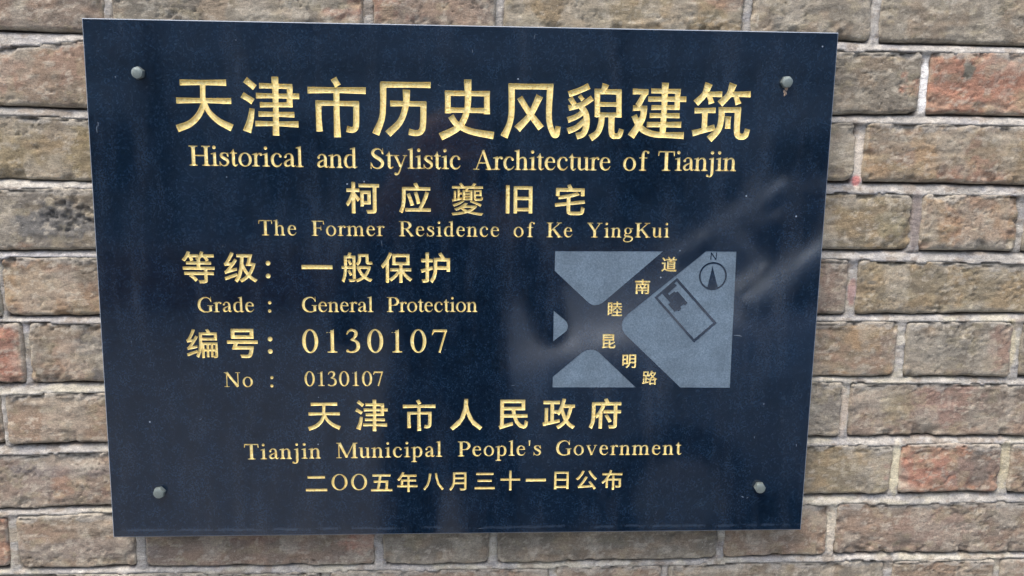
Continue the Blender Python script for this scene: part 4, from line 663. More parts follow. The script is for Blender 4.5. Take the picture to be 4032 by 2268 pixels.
# slab: polished front with the openings cut out, chamfer, sawn edges and back
front = PT[ident == -1]
verts = [(x / 1000, PF, z / 1000) for x, z in PV]
faces = []
for t in front:
    p0, p1, p2 = PV[t[0]], PV[t[1]], PV[t[2]]
    cr = (p1[0] - p0[0]) * (p2[1] - p0[1]) - (p1[1] - p0[1]) * (p2[0] - p0[0])
    faces.append(tuple(int(q) for q in (t if cr > 0 else t[::-1])))
mats = [0] * len(faces)
nb = len(verts)
rings = [([(c.x, c.y) for c in inner], PF), ([(c.x, c.y) for c in corners], PF + CH * 1e-3), ([(c.x, c.y) for c in corners], -0.007)]
for pts, y in rings:
    verts += [(x / 1000, y, z / 1000) for x, z in pts]
for k in range(2):
    for i in range(4):
        j = (i + 1) % 4
        faces.append((nb + 4 * k + i, nb + 4 * k + j, nb + 4 * k + 4 + j, nb + 4 * k + 4 + i)); mats.append(1)
faces.append((nb + 8, nb + 9, nb + 10, nb + 11)); mats.append(1)
me = mesh('slab', [(x, y - PF, z) for x, y, z in verts], faces)
me.materials.append(M_POLISH); me.materials.append(M_EDGE)
me.polygons.foreach_set('material_index', mats)
slab = link('slab', me)
slab.location = (0, PF, 0)
child(slab, plaque)

for k, (nm, lab, mat, depth, inset, ed, _p) in enumerate(shapes):
    tr_ = PT[ident == k]
    if not len(tr_):
        continue
    me, org = sunk_mesh(nm, tr_, depth, inset, mat)
    o = link(nm, me); o.location = org
    child(o, plaque)
BL = ['etched map block at upper left of the street plan', 'small etched map block at the left edge of the street plan', 'etched map block at lower left of the street plan', 'large etched map block with compass and building outline']
for k in range(4):
    me, org = sunk_mesh('etched_map_block', PT[ident == 10000 + k], 0.25, 0.03, M_ETCH)
    o = link('etched_map_block', me); o.location = org
    child(o, plaque)
    o['label'] = BL[k]

# ---- bolts
m_bolt, t, p, n, L = new_mat('weathered_zinc')
p.inputs['Specular IOR Level'].default_value = 0.7
g = noise_node(n, 260, 4, 0.7)
L.new(ramp(n, L, g.outputs['Fac'], [(0.3, (0.10, 0.12, 0.105)), (0.5, (0.22, 0.26, 0.24)), (0.75, (0.36, 0.40, 0.38))]).outputs[0], p.inputs['Base Color'])
p.inputs['Metallic'].default_value = 0.6
p.inputs['Roughness'].default_value = 0.36
bp = n.new('ShaderNodeBump'); bp.inputs['Distance'].default_value = 0.0003
L.new(g.outputs['Fac'], bp.inputs['Height']); L.new(bp.outputs[0], p.inputs['Normal'])
m_rust, t, p, n, L = new_mat('rusty_plaster')
g = noise_node(n, 420, 4, 0.7)
L.new(ramp(n, L, g.outputs['Fac'], [(0.35, (0.22, 0.11, 0.05)), (0.5, (0.42, 0.28, 0.18)), (0.62, (0.66, 0.62, 0.55))]).outputs[0], p.inputs['Base Color'])
p.inputs['Roughness'].default_value = 0.9

def bolt_mesh():
    """hexagon head with a chamfered, slightly domed top; axis along -y"""
    vs, fs = [], []
    R_ = 5.8e-3; H_ = 5.4e-3
    prof = [(R_, 0.0, 6), (R_, -H_ * 0.62, 6), (R_ * 0.86, -H_ * 0.93, 0), (R_ * 0.5, -H_ * 1.06, 0), (0.0, -H_ * 1.1, 0)]
    n_ = 24
    for rr, y, hexa in prof[:-1]:
        for k in range(n_):
            a = 2 * math.pi * k / n_
            q = rr
            if hexa:
                ph = (a + math.pi / 6) % (math.pi / 3) - math.pi / 6
                q = rr * math.cos(math.pi / 6) / math.cos(ph) if True else rr
            vs.append((q * math.cos(a), y, q * math.sin(a)))
    vs.append((0, prof[-1][1], 0))
    for j in range(len(prof) - 2):
        for k in range(n_):
            fs.append((j * n_ + k, j * n_ + (k + 1) % n_, (j + 1) * n_ + (k + 1) % n_, (j + 1) * n_ + k))
    b0 = (len(prof) - 2) * n_
    for k in range(n_):
        fs.append((b0 + k, b0 + (k + 1) % n_, len(vs) - 1))
    me = mesh('bolt', vs, fs, smooth=False)
    me.materials.append(m_bolt)
    return me
bm_ = bolt_mesh()
for (x, z), rot, lab in zip(D['bolts'], (0.15, 0.45, 0.5, 0.3), ('upper left bolt', 'upper right bolt with rusty plaster under it', 'lower right bolt', 'lower left bolt')):
    o = link('bolt', bm_)
    o.location = (x / 1000, PF - 0.0007, z / 1000)
    o.rotation_euler = (0.05, rot, -0.04)
    child(o, plaque)
    w_ = link('washer_collar', mesh('washer_collar', [(6.3e-3 * math.cos(2 * math.pi * k / 20) * (1 if j < 2 else .6), (0, -0.8e-3, -0.8e-3)[j], 6.3e-3 * math.sin(2 * math.pi * k / 20) * (1 if j < 2 else .6)) for j in range(3) for k in range(20)],
              [(j * 20 + k, j * 20 + (k + 1) % 20, (j + 1) * 20 + (k + 1) % 20, (j + 1) * 20 + k) for j in range(2) for k in range(20)]), mat=m_bolt) if False else None
# rusty plaster dribble below the upper right bolt
rng = np.random.default_rng(5)
bx, bz = D['bolts'][1]
dv, df = [], []
for k in range(9):
    px_ = bx + rng.uniform(-2.6, 2.6) * (1 - k * .05); pz_ = bz - 5.2 - k * 0.85 - rng.uniform(0, .5); rr = rng.uniform(.9, 1.9) * (1 - k * .05)
    s0 = len(dv)
    for j in range(7):
        a = 2 * math.pi * j / 7
        dv.append(((px_ + rr * math.cos(a) * rng.uniform(.7, 1.2)) / 1000, PF - 0.00001, (pz_ + rr * math.sin(a) * rng.uniform(.8, 1.5)) / 1000))
    dv.append((px_ / 1000, PF - rng.uniform(.0006, .0014), pz_ / 1000))
    df += [(s0 + j, s0 + (j + 1) % 7, s0 + 7) for j in range(7)]
dv = np.array(dv); org = dv.mean(0)
o = link('plaster_dribble', mesh('plaster_dribble', dv - org, df), mat=m_rust)
o.location = org
child(o, plaque)
o['label'] = 'rusty plaster crumbs stuck below the upper right bolt'

# scratches and scraps of residue on the polish
m_scr, t, p, n, L = new_mat('scratch_white')
g = noise_node(n, 900, 3, 0.7)
L.new(ramp(n, L, g.outputs['Fac'], [(0.35, (0.05, 0.07, 0.09)), (0.65, (0.22, 0.26, 0.30))]).outputs[0], p.inputs['Base Color'])
sv, sf = [], []
srng = np.random.default_rng(9)
for (x, z, ln_mm, ang, w_) in D['scratches']:
    a = math.radians(ang); dx, dz = math.cos(a), math.sin(a)
    bend = srng.uniform(-.12, .12)
    s0 = len(sv); K = 6
    for k in range(K + 1):
        t_ = k / K - .5
        ww = w_ * .5 * math.sqrt(max(0.02, 1 - (2 * t_) ** 2)) * srng.uniform(.5, 1.1)
        ox = x + dx * t_ * ln_mm - dz * bend * ln_mm * (1 - 4 * t_ * t_); oz = z + dz * t_ * ln_mm + dx * bend * ln_mm * (1 - 4 * t_ * t_)
        sv += [((ox - dz * ww) / 1000, PF - .00003, (oz + dx * ww) / 1000), ((ox + dz * ww) / 1000, PF - .00003, (oz - dx * ww) / 1000)]
    sf += [(s0 + 2 * k, s0 + 2 * k + 1, s0 + 2 * k + 3, s0 + 2 * k + 2) for k in range(K)]
sv = np.array(sv)
o = link('scratches', mesh('scratches', sv, sf), mat=m_scr)
child(o, plaque)
o['kind'] = 'stuff'

# ------------------------------------------------------------------ the brick wall
rows = []
for r_ in D['rows']:
    rows.append(dict(t=r_['t'], b=r_['b'], j=[tuple(q) for q in r_['j']]))
# rows beyond the ones seen, same pitch and bond, so that the wall goes on
def shift(r_, dz):
    return [[x, z + dz] for x, z in r_]
EVEN = [-1195, -1072, -829, -706, -463, -337, -91, 30, 272, 398, 640, 763, 1006, 1130]
ODD = [-1123, -1000, -757, -630, -387, -264, -148 + 0, 93, 215, 459, 580, 825, 948, 1190]
ODD = [-1122, -1000, -756, -634, -510, -264, -148, 93, 215, 459, 580, 825, 948, 1190]
XMIN, XMAX = -900.0, 1060.0
nrow0 = len(rows)
full = []
pitch = 66.5
for k in range(4, 0, -1):
    z0 = k * pitch
    full.append((dict(t=shift(rows[0]['t'], z0 - 2), b=shift(rows[0]['b'], z0), j=[]), k % 2, False))
for k, r_ in enumerate(rows):
    full.append((r_, k % 2, True))
for k in range(1, 5):
    full.append((dict(t=shift(rows[-1]['t'], -k * pitch), b=shift(rows[-1]['b'], -k * pitch), j=[]), (9 + k) % 2, False))

def line(ctrl):
    xs = np.array([c[0] for c in ctrl]); zs = np.array([c[1] for c in ctrl])
    def f(x):
        return np.interp(x, xs, zs)
    return f
ROWS = []
for idx, (r_, par, meas) in enumerate(full):
    js = [tuple(q) for q in r_['j']]
    for c in (ODD if par else EVEN):
        if not any(abs((a + b_) / 2 - c) < 75 for a, b_ in js):
            js.append((c - 5.0, c + 5.0))
    js.sort()
    ROWS.append((line(r_['t']), line(r_['b']), js))

PAL = {   # sRGB picture tones turned into reflectances below
    'brown': ((132, 114, 98), (122, 109, 95), (136, 114, 97)),
    'grey': ((124, 117, 106), (113, 106, 97), (131, 117, 101)),
    'olive': ((130, 118, 96), (116, 106, 90), (138, 120, 92)),
    'red': ((153, 117, 96), (152, 110, 88), (132, 110, 96)),
    'mauve': ((129, 112, 101), (120, 107, 97), (134, 113, 98)),
    'dark': ((104, 99, 94), (112, 104, 95), (122, 112, 98)),
    'ochre': ((148, 122, 92), (126, 112, 94), (136, 112, 94)),
}
ALB = 1.22
PICK = {  # (row, brick centre x) -> palette, read off the photograph
    (0, -400): 'mauve', (0, -215): 'grey', (0, -30): 'mauve', (0, 150): 'olive', (0, 335): 'grey', (0, 500): 'grey',
    (1, -330): 'brown', (1, 400): 'grey', (1, 520): 'red',
    (2, -400): 'olive', (2, 370): 'grey', (2, 500): 'ochre',
    (3, -400): 'dark', (3, 400): 'olive', (3, 510): 'ochre',
    (4, -400): 'ochre', (4, 340): 'mauve', (4, 500): 'olive', (4, -480): 'grey',
    (5, -480): 'red', (5, -350): 'brown', (5, 400): 'ochre', (5, 510): 'grey',
    (6, -400): 'brown', (6, 340): 'grey', (6, 500): 'mauve',
    (7, -390): 'mauve', (7, 400): 'olive', (7, 510): 'red', (7, 680): 'brown',
    (8, -400): 'brown', (8, -215): 'mauve', (8, -30): 'grey', (8, 150): 'grey', (8, 335): 'brown', (8, 500): 'mauve', (8, -520): 'red',
    (9, -50): 'mauve', (9, 150): 'mauve', (9, 330): 'grey', (9, 520): 'brown', (9, -250): 'grey',
}
def px(x, y):     # only a unit note: patches below are given in wall millimetres
    return x, y
PATCH = [  # x, z, rx, rz, colour, strength : stains and differently fired spots on single bricks
    (-368, -72, 26, 26, (92, 90, 92), .95), (-395, 62, 38, 20, (96, 96, 98), .9), (-372, 20, 30, 24, (104, 100, 98), .35),
    (510, 210, 70, 22, (168, 112, 88), .75), (575, 190, 30, 14, (150, 134, 104), .5), (500, 222, 7, 9, (92, 98, 92), .9),
    (520, 118, 38, 20, (152, 110, 90), .55), (570, 130, 34, 22, (140, 126, 94), .6), (420, 150, 22, 18, (122, 112, 102), .6),
    (520, 68, 50, 18, (156, 122, 92), .6), (540, 44, 60, 9, (100, 100, 98), .75),
    (330, 5, 14, 22, (150, 96, 84), .7), (352, -2, 14, 18, (150, 146, 134), .55), (360, -4, 40, 30, (136, 110, 98), .3),
    (495, -195, 50, 18, (156, 106, 88), .8), (545, -192, 34, 18, (108, 100, 96), .7), (560, -170, 30, 8, (94, 94, 94), .6),
    (440, -196, 16, 20, (150, 146, 138), .45), (430, 70, 20, 14, (142, 134, 104), .6), (385, -120, 18, 30, (112, 108, 110), .4),
    (-410, -205, 16, 16, (154, 112, 88), .45), (-330, -208, 36, 14, (146, 106, 90), .4), (-440, -200, 22, 26, (122, 112, 108), .6),
    (-390, -275, 80, 12, (128, 120, 118), .5), (-400, -190, 70, 8, (120, 114, 116), .5),
    (-110, -270, 22, 14, (166, 110, 90), .7), (-225, -262, 30, 12, (132, 98, 92), .4), (-92, 283, 30, 18, (156, 112, 88), .55), (-100, 262, 50, 6, (148, 106, 90), .5),
    (-440, 200, 22, 20, (150, 112, 94), .45), (-372, 215, 25, 22, (142, 110, 96), .45), (-400, 155, 40, 12, (122, 116, 110), .5),
    (-430, 30, 26, 10, (150, 114, 88), .4), (-400, -12, 40, 16, (150, 124, 96), .5), (-440, 125, 30, 20, (138, 122, 88), .55), (-360, 130, 22, 24, (140, 126, 90), .6),
    (-455, -70, 14, 30, (152, 98, 82), .7), (-400, -80, 24, 22, (148, 112, 88), .4),
    (250, 285, 30, 12, (146, 110, 94), .5), (300, 282, 12, 12, (152, 138, 106), .45), (505, -120, 40, 22, (140, 106, 98), .5), (455, -120, 18, 24, (138, 126, 98), .5),
    (520, -262, 60, 18, (134, 108, 100), .4), (470, -60, 60, 20, (118, 116, 112), .4), (565, -60, 16, 24, (140, 102, 92), .5), (505, -22, 70, 6, (116, 116, 114), .4),
]
def brick_colour(x, z, seed, pal, dtop, dedge):
    c0, c1, c2 = (lin(c) * ALB for c in PAL[pal])
    a = sstep(.40, .62, fbm(x / 38, z / 26, seed, 4))[..., None]
    b_ = sstep(.46, .66, fbm(x / 22 + 9, z / 15, seed + 7, 4))[..., None]
    c = c0 * (1 - a) + c1 * a
    c = c * (1 - b_) + c2 * b_
    for (qx, qz, rx, rz, cc_, s) in PATCH:
        if x.min() - rx > qx or x.max() + rx < qx or z.min() - rz > qz or z.max() + rz < qz:
            continue
        w = fbm(x / 9, z / 7, seed + 50, 4)
        d = np.sqrt(((x - qx) / rx) ** 2 + ((z - qz) / rz) ** 2) + (w - .5) * 1.3
        k = (s * sstep(1.1, .75, d))[..., None]
        c = c * (1 - k) + lin(cc_) * ALB * k
    # ochre lichen, dark soot, pale lime bloom
    k = (.35 * sstep(.61, .66, fbm(x / 13, z / 9, seed + 13, 5)))[..., None]
    c = c * (1 - k) + lin((146, 136, 108)) * ALB * k
    k = (.32 * sstep(.58, .66, fbm(x / 30, z / 16, seed + 19, 6)))[..., None]
    c = c * (1 - k) + lin((92, 87, 82)) * ALB * k
    k = (.45 * sstep(.65, .69, fbm(x / 8, z / 4, seed + 23, 5)))[..., None]
    c = c * (1 - k) + lin((172, 164, 152)) * ALB * k
    k = (.38 * sstep(.50, .66, fbm(x / 26, z / 34, seed + 33, 5)))[..., None]
    c = c * (1 - k) + lin((158, 151, 140)) * ALB * k
    k = (.22 * sstep(.60, .72, fbm(x / 5.5, z / 9, seed + 37, 3)) * sstep(.48, .58, fbm(x / 24, z / 24, seed + 38, 2)))[..., None]
    c = c * (1 - k) + lin((186, 180, 168)) * ALB * k
    # mortar smeared over the upper arris and a little on the others
    w = fbm(x / 14, z / 10, seed + 29, 4)
    k = (.72 * sstep(6.0, 3.4, dtop + (w - .5) * 17))[..., None]
    c = c * (1 - k) + lin((146, 142, 138)) * ALB * k
    k = (.55 * sstep(1.6, .6, dedge + (w - .5) * 7))[..., None]
    c = c * (1 - k) + lin((160, 152, 140)) * ALB * k
    g_ = c.mean(-1, keepdims=True)
    c = g_ + (c - g_) * 0.72
    c = c * np.array([0.945, 0.92, 0.82])
    return c

CRATER = [(-385, 68, 30, 22)]
wall = empty('brick_wall', (0, 0.0, -0.3))
tag(wall, 'old wall of weathered brown bricks with pale lime mortar joints behind the plaque', 'wall', kind='thing')
brng = np.random.default_rng(11)
keys = list(PAL)
nb_ = 0
for ri, (ft_, fb_, js) in enumerate(ROWS):
    mr = ri - 4
    for (a0, a1), (b0, b1) in zip(js[:-1], js[1:]):
        x0, x1 = a1, b0
        if x1 < XMIN or x0 > XMAX:
            continue
        cx_ = (x0 + x1) / 2
        seed = int(abs(cx_) * 7 + ri * 131 + (cx_ > 0) * 17)
        pal = None
        best = 82
        for (rr, xx), pn in PICK.items():
            if rr == mr and abs(xx - cx_) < best:
                best = abs(xx - cx_); pal = pn
        if pal is None:
            pal = ('brown', 'grey', 'mauve', 'olive', 'brown', 'dark', 'grey', 'brown')[seed % 8]
        zt, zb = float(ft_(cx_)), float(fb_(cx_))
        inview = x1 > -500 and x0 < 640 and zt > -345 and zb < 330
        hidden = x0 > -330 and x1 < 330 and zt < 225 and zb > -225
        step = 1.7 if (inview and not hidden) else 5.0
        nx = max(8, int((x1 - x0 + 2) / step)); nz = max(6, int((zt - zb + 2) / step))
        U = np.linspace(0, 1, nx + 1); W_ = np.linspace(0, 1, nz + 1)
        Xg = x0 - 1 + U * (x1 - x0 + 2)
        X = np.tile(Xg, (nz + 1, 1))
        top_, bot_ = ft_(X), fb_(X)
        Z = (bot_ - 1) + W_[:, None] * (top_ - bot_ + 2)
        wob = lambda q, s: (fbm(q / 26, q * 0 + s, seed, 4) - .5)
        dT = top_ - Z + wob(X, 3) * 4.5
        dB = Z - bot_ + wob(X, 9) * 4.0
        dL = X - x0 + wob(Z, 5) * 4.0
        dR = x1 - X + wob(Z, 7) * 4.0
        rad = 3 + 5 * _h(np.array(seed), np.array(3), 1)
        def rb(p_, q_):     # rounded corner distance
            inc = (p_ < rad) & (q_ < rad)
            return np.where(inc, rad - np.hypot(rad - np.minimum(p_, rad), rad - np.minimum(q_, rad)), np.minimum(p_, q_))
        d = np.minimum(np.minimum(rb(dL, dT), rb(dR, dT)), np.minimum(rb(dL, dB), rb(dR, dB)))
        chip = sstep(.60, .75, fbm(X / 16, Z / 16, seed + 3, 3)) * sstep(16, 2, d) * 3.2
        h = (fbm(X / 55, Z / 40, seed + 1, 3) - .5) * 3.6 + (fbm(X / 16, Z / 9, seed + 2, 4) - .5) * 1.1 + (fbm(X / 5.0, Z / 3.2, seed + 4, 3) - .5) * 1.1
        ck = np.abs(fbm(X / 34, Z / 17, seed + 5, 4) - .5)
        if _h(np.array(seed), np.array(8), 2) > .35:
            h = h - 1.5 * sstep(.018, .0, ck) * sstep(.45, .55, fbm(X / 50, Z / 30, seed + 6, 2))
        # hand-made folds
        fold = np.sin((Z + 9 * (fbm(X / 40, Z / 40, seed + 8, 3) - .5) * 4) / 2.6)
        h = h + .35 * fold * sstep(.5, .7, fbm(X / 45, Z / 22, seed + 9, 2))
        rg = np.abs(fbm(X / 20, Z / 5.5 + X / 60, seed + 41, 4) - .5)
        h = h - 1.3 * sstep(.022, .004, rg) * sstep(.44, .56, fbm(X / 40, Z / 25, seed + 42, 3))
        for (qx, qz, rx, rz) in CRATER:
            if x0 < qx < x1 and zb < qz < zt:
                m_ = sstep(1.1, .6, np.sqrt(((X - qx) / rx) ** 2 + ((Z - qz) / rz) ** 2))
                h = h - m_ * 3.4 * sstep(.52, .64, fbm(X / 5.5, Z / 4.5, 77, 2))
        h = h + (_h(np.array(seed), np.array(1), 5) - .5) * 2.2 + (X - cx_) / (x1 - x0) * (_h(np.array(seed), np.array(2), 6) - .5) * 2.0
        cr = sstep(.8, .15, np.abs(dT - 2.6 - 5 * (fbm(X / 22, Z * 0, seed + 61, 4) - .4))) * sstep(.42, .5, fbm(X / 28, Z * 0 + 3, seed + 62, 3))
        h = h - 1.4 * cr
        e_ = np.clip(d / 1.7, 0, 1)
        h = h - 2.6 * (1 - e_) ** 2 - chip - np.where(d < 0, np.minimum(-d * 3, 9), 0)
        col = brick_colour(X, Z, seed, pal, dT, d)
        col = col * (1 - .6 * cr[..., None])
        Y = -h / 1000
        Xm, Zm = X / 1000, Z / 1000
        # skirt going back into the wall
        def pad(A_, v=None):
            return np.pad(A_, 1, mode='edge')
        Xm, Zm, Yp = pad(Xm), pad(Zm), pad(Y)
        Yp[0, :] = Yp[-1, :] = .05; Yp[:, 0] = Yp[:, -1] = .05
        colp = np.pad(col, ((1, 1), (1, 1), (0, 0)), mode='edge')
        c3 = (cx_ / 1000, 0.0, (zt + zb) / 2000)
        me = grid_mesh('brick', Xm - c3[0], Yp, Zm - c3[2], colp)
        me.materials.append(M_BRICK)
        o = link('brick', me)
        o.location = c3
        child(o, wall)
        nb_ += 1

# mortar: one bed of lime mortar, weather-struck in the bed joints, flush in the head joints
step = 1.9
xs = np.arange(-520, 660, step); zs = np.arange(-350, 335, step)
def mortar(xs, zs, name):
    X, Z = np.meshgrid(xs, zs)
    rec = np.full(X.shape, 14.0)
    pale = fbm(X / 40, Z / 12, 301, 4)
    smear = np.zeros(X.shape)
    kind = np.zeros(X.shape)
    nz1 = (fbm(X / 12, Z / 7, 311, 4) - .5)
    nz2 = (fbm(X / 4, Z / 3, 312, 3) - .5)
    for ri, (ft_, fb_, js) in enumerate(ROWS):
        up = ROWS[ri - 1][1](X) if ri > 0 else ft_(X) + 9
        lo = ft_(X)
        t_ = (Z - lo) / np.maximum(up - lo, 3)
        wv = (fbm(X / 20, X * 0, 330 + ri, 3) - .5) * .5
        inb = (t_ > -.14 + wv * .5) & (t_ < 1.45)
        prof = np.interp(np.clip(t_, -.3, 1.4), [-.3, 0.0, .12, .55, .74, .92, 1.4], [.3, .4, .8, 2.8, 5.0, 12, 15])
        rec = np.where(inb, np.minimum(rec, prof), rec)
        kind = np.where(inb, 1, kind)
        zt_, zb_ = ft_(X), fb_(X)
        rowm = (Z < zt_ + 2) & (Z > zb_ - 3)
        for k_, (a, b_) in enumerate(js):
            if b_ < xs[0] - 20 or a > xs[-1] + 20:
                continue
            wx = (fbm(Z / 15, Z * 0 + k_, 350 + ri, 3) - .5) * 3.2
            c_ = (a + b_) / 2 + wx
            hw = (b_ - a) / 2 + .8
            dd = np.abs(X - c_) - hw
            inh = rowm & (dd < 3)
            r2 = 1.5 + 2.0 * _h(np.array(k_), np.array(ri), 9) + np.clip(dd + 1.0, 0, 4) * 1.6
            rec = np.where(inh, np.minimum(rec, r2), rec)
            kind = np.where(rowm & (dd < 1.5), 2, kind)
    h = -rec + nz1 * 1.8 + nz2 * .9
    base = lin((148, 144, 136)) * ALB
    c = np.tile(base, X.shape + (1,)).astype(float)
    def mx(c, k, colr):
        return c * (1 - k[..., None]) + lin(colr) * ALB * k[..., None]
    c = mx(c, .5 * sstep(.50, .60, fbm(X / 60, Z / 30, 371, 3)) * (Z < 20), (168, 162, 140))
    c = mx(c, .6 * sstep(.5, .66, fbm(X / 22, Z / 9, 372, 4)), (142, 140, 138))
    c = mx(c, .5 * sstep(.56, .68, fbm(X / 9, Z / 5, 373, 4)), (182, 177, 166))
    c = mx(c, .55 * sstep(.60, .70, fbm(X / 14, Z / 8, 374, 4)), (120, 108, 94))
    c = mx(c, np.clip((rec - 4.0) / 3, 0, 1) * .85, (84, 72, 62))  # dark dirt tone in deep recesses, also painting in the shadow under each brick
    for (qx, qz, rx, rz, cc_, s) in ((455, 205, 6, 26, (222, 220, 214), .9), (394, 132, 6, 26, (206, 196, 180), .7), (393, 112, 4.5, 5, (180, 92, 90), .75), (397, -2, 5, 14, (146, 96, 92), .5),
                                     (458, 70, 7, 30, (122, 112, 106), .8), (398, -132, 6, 28, (176, 162, 146), .6), (459, -195, 7, 28, (190, 182, 154), .8), (580, -190, 7, 28, (176, 166, 136), .7),
                                     (396, -268, 6, 28, (190, 178, 158), .6), (-400, -44, 60, 5, (178, 176, 176), .6), (-400, 27, 60, 5, (176, 174, 174), .5), (-420, 100, 60, 5, (176, 172, 160), .5),
                                     (570, -60, 8, 28, (178, 168, 140), .7), (450, -50, 60, 8, (184, 178, 160), .5)):
        w = fbm(X / 8, Z / 8, 380, 3)
        d = np.sqrt(((X - qx) / rx) ** 2 + ((Z - qz) / rz) ** 2) + (w - .5) * .6
        c = mx(c, s * sstep(1.15, .8, d), cc_)
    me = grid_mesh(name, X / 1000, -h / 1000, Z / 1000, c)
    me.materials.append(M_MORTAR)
    return me
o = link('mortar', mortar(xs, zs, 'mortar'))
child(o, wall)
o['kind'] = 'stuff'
mz0, mz1, mx0, mx1 = zs[0], zs[-1], xs[0], xs[-1]
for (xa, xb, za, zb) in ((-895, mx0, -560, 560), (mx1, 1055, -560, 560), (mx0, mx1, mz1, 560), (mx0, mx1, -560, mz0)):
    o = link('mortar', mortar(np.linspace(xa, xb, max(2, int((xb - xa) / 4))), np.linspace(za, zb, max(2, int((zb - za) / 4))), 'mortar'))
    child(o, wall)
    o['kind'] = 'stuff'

# ------------------------------------------------------------------ the street in front of the wall, seen only as reflections in the polished stone
GZ = -1.45
def simple_mat(name, c0, c1, scale=6.0, rough=0.85, metal=0.0, spec=0.5, coat=0.0):
    m, t, p, n, L = new_mat(name)
    g = noise_node(n, scale, 5, 0.65)
    L.new(ramp(n, L, g.outputs['Fac'], [(0.32, c0), (0.68, c1)]).outputs[0], p.inputs['Base Color'])
    p.inputs['Roughness'].default_value = rough
    p.inputs['Metallic'].default_value = metal
    p.inputs['Specular IOR Level'].default_value = spec
    p.inputs['Coat Weight'].default_value = coat
    p.inputs['Coat Roughness'].default_value = 0.05
    return m
m_pave = simple_mat('grey_paving', (0.22, 0.22, 0.22), (0.32, 0.32, 0.32), 3)
m_asph = simple_mat('asphalt', (0.11, 0.115, 0.12), (0.17, 0.175, 0.18), 9)
def box(x0, x1, y0, y1, z0, z1):
    v = [(x, y, z) for x in (x0, x1) for y in (y0, y1) for z in (z0, z1)]
    f = [(0, 1, 3, 2), (4, 6, 7, 5), (0, 4, 5, 1), (2, 3, 7, 6), (0, 2, 6, 4), (1, 5, 7, 3)]
    return v, f
o = link('road', mesh('road', [(-90, 0.4, GZ - .13), (90, 0.4, GZ - .13), (90, -220, GZ - .13), (-90, -220, GZ - .13)], [(0, 3, 2, 1)]), mat=m_asph)
tag(o, kind='structure')
o = link('pavement', mesh('pavement', *box(-30, 30, -2.35, 0.06, GZ - .12, GZ)), mat=m_pave)
tag(o, kind='structure')
m_kerb = simple_mat('kerb_stone', (0.22, 0.22, 0.21), (0.32, 0.31, 0.30), 20)
o = link('kerb', mesh('kerb', *box(-30, 30, -2.5, -2.353, GZ - .125, GZ + .005)), mat=m_kerb)
tag(o, kind='structure')

# low brown wall and dark hedge across the street
m_low = simple_mat('brown_plinth', (0.16, 0.075, 0.045), (0.25, 0.13, 0.08), 14)
m_cop = simple_mat('stone_coping', (0.24, 0.2, 0.17), (0.34, 0.29, 0.25), 14)
lw = empty('low_wall', (0, -9.2, GZ - .13))
tag(lw, 'low red-brown garden wall across the street, under a dark hedge', 'wall', kind='thing')
for nm, bx_, mt in (('wall_face', box(-22, 22, -9.4, -9.0, GZ - .13, GZ + .52), m_low), ('coping', box(-22, 22, -9.45, -8.95, GZ + .523, GZ + .60), m_cop)):
    v = np.array(bx_[0]) - np.array(lw.location)
    o = link(nm, mesh(nm, v, bx_[1]), lw, mt)
m_glass = simple_mat('dark_glass', (0.012, 0.014, 0.016), (0.015, 0.017, 0.02), 2, 0.04, 0.0, 0.9)
m_leaf = simple_mat('dark_leaves', (0.012, 0.022, 0.012), (0.035, 0.055, 0.025), 30, 0.6)
m_bark = simple_mat('bark', (0.05, 0.04, 0.03), (0.1, 0.085, 0.065), 20, 0.9)
def leaf_cloud(name, centre_fn, n_, size, seed):
    g = np.random.default_rng(seed)
    P = centre_fn(g, n_)
    a = g.normal(size=(n_, 3)); a /= np.linalg.norm(a, axis=1)[:, None]
    b_ = np.cross(a, g.normal(size=(n_, 3))); b_ /= np.linalg.norm(b_, axis=1)[:, None]
    s = size * g.uniform(.6, 1.3, (n_, 1))
    vs = np.stack([P - a * s, P + b_ * s * .55, P + a * s, P - b_ * s * .55], 1).reshape(-1, 3)
    return mesh(name, vs, [(4 * k, 4 * k + 1, 4 * k + 2, 4 * k + 3) for k in range(n_)])
def hedge_pts(g, n_):
    x = g.uniform(-20, 20, n_)
    h = 2.0 + .35 * np.sin(x * 1.3) + .25 * np.sin(x * 3.1 + 1)
    z = GZ + .1 + g.uniform(0, 1, n_) ** .7 * h
    return np.stack([x, -9.9 + g.normal(0, .22, n_), z], 1)
o = link('hedge', leaf_cloud('hedge', hedge_pts, 16000, .085, 3), mat=m_leaf)
tag(o, 'dark clipped hedge behind the low wall across the street', 'hedge', kind='thing')
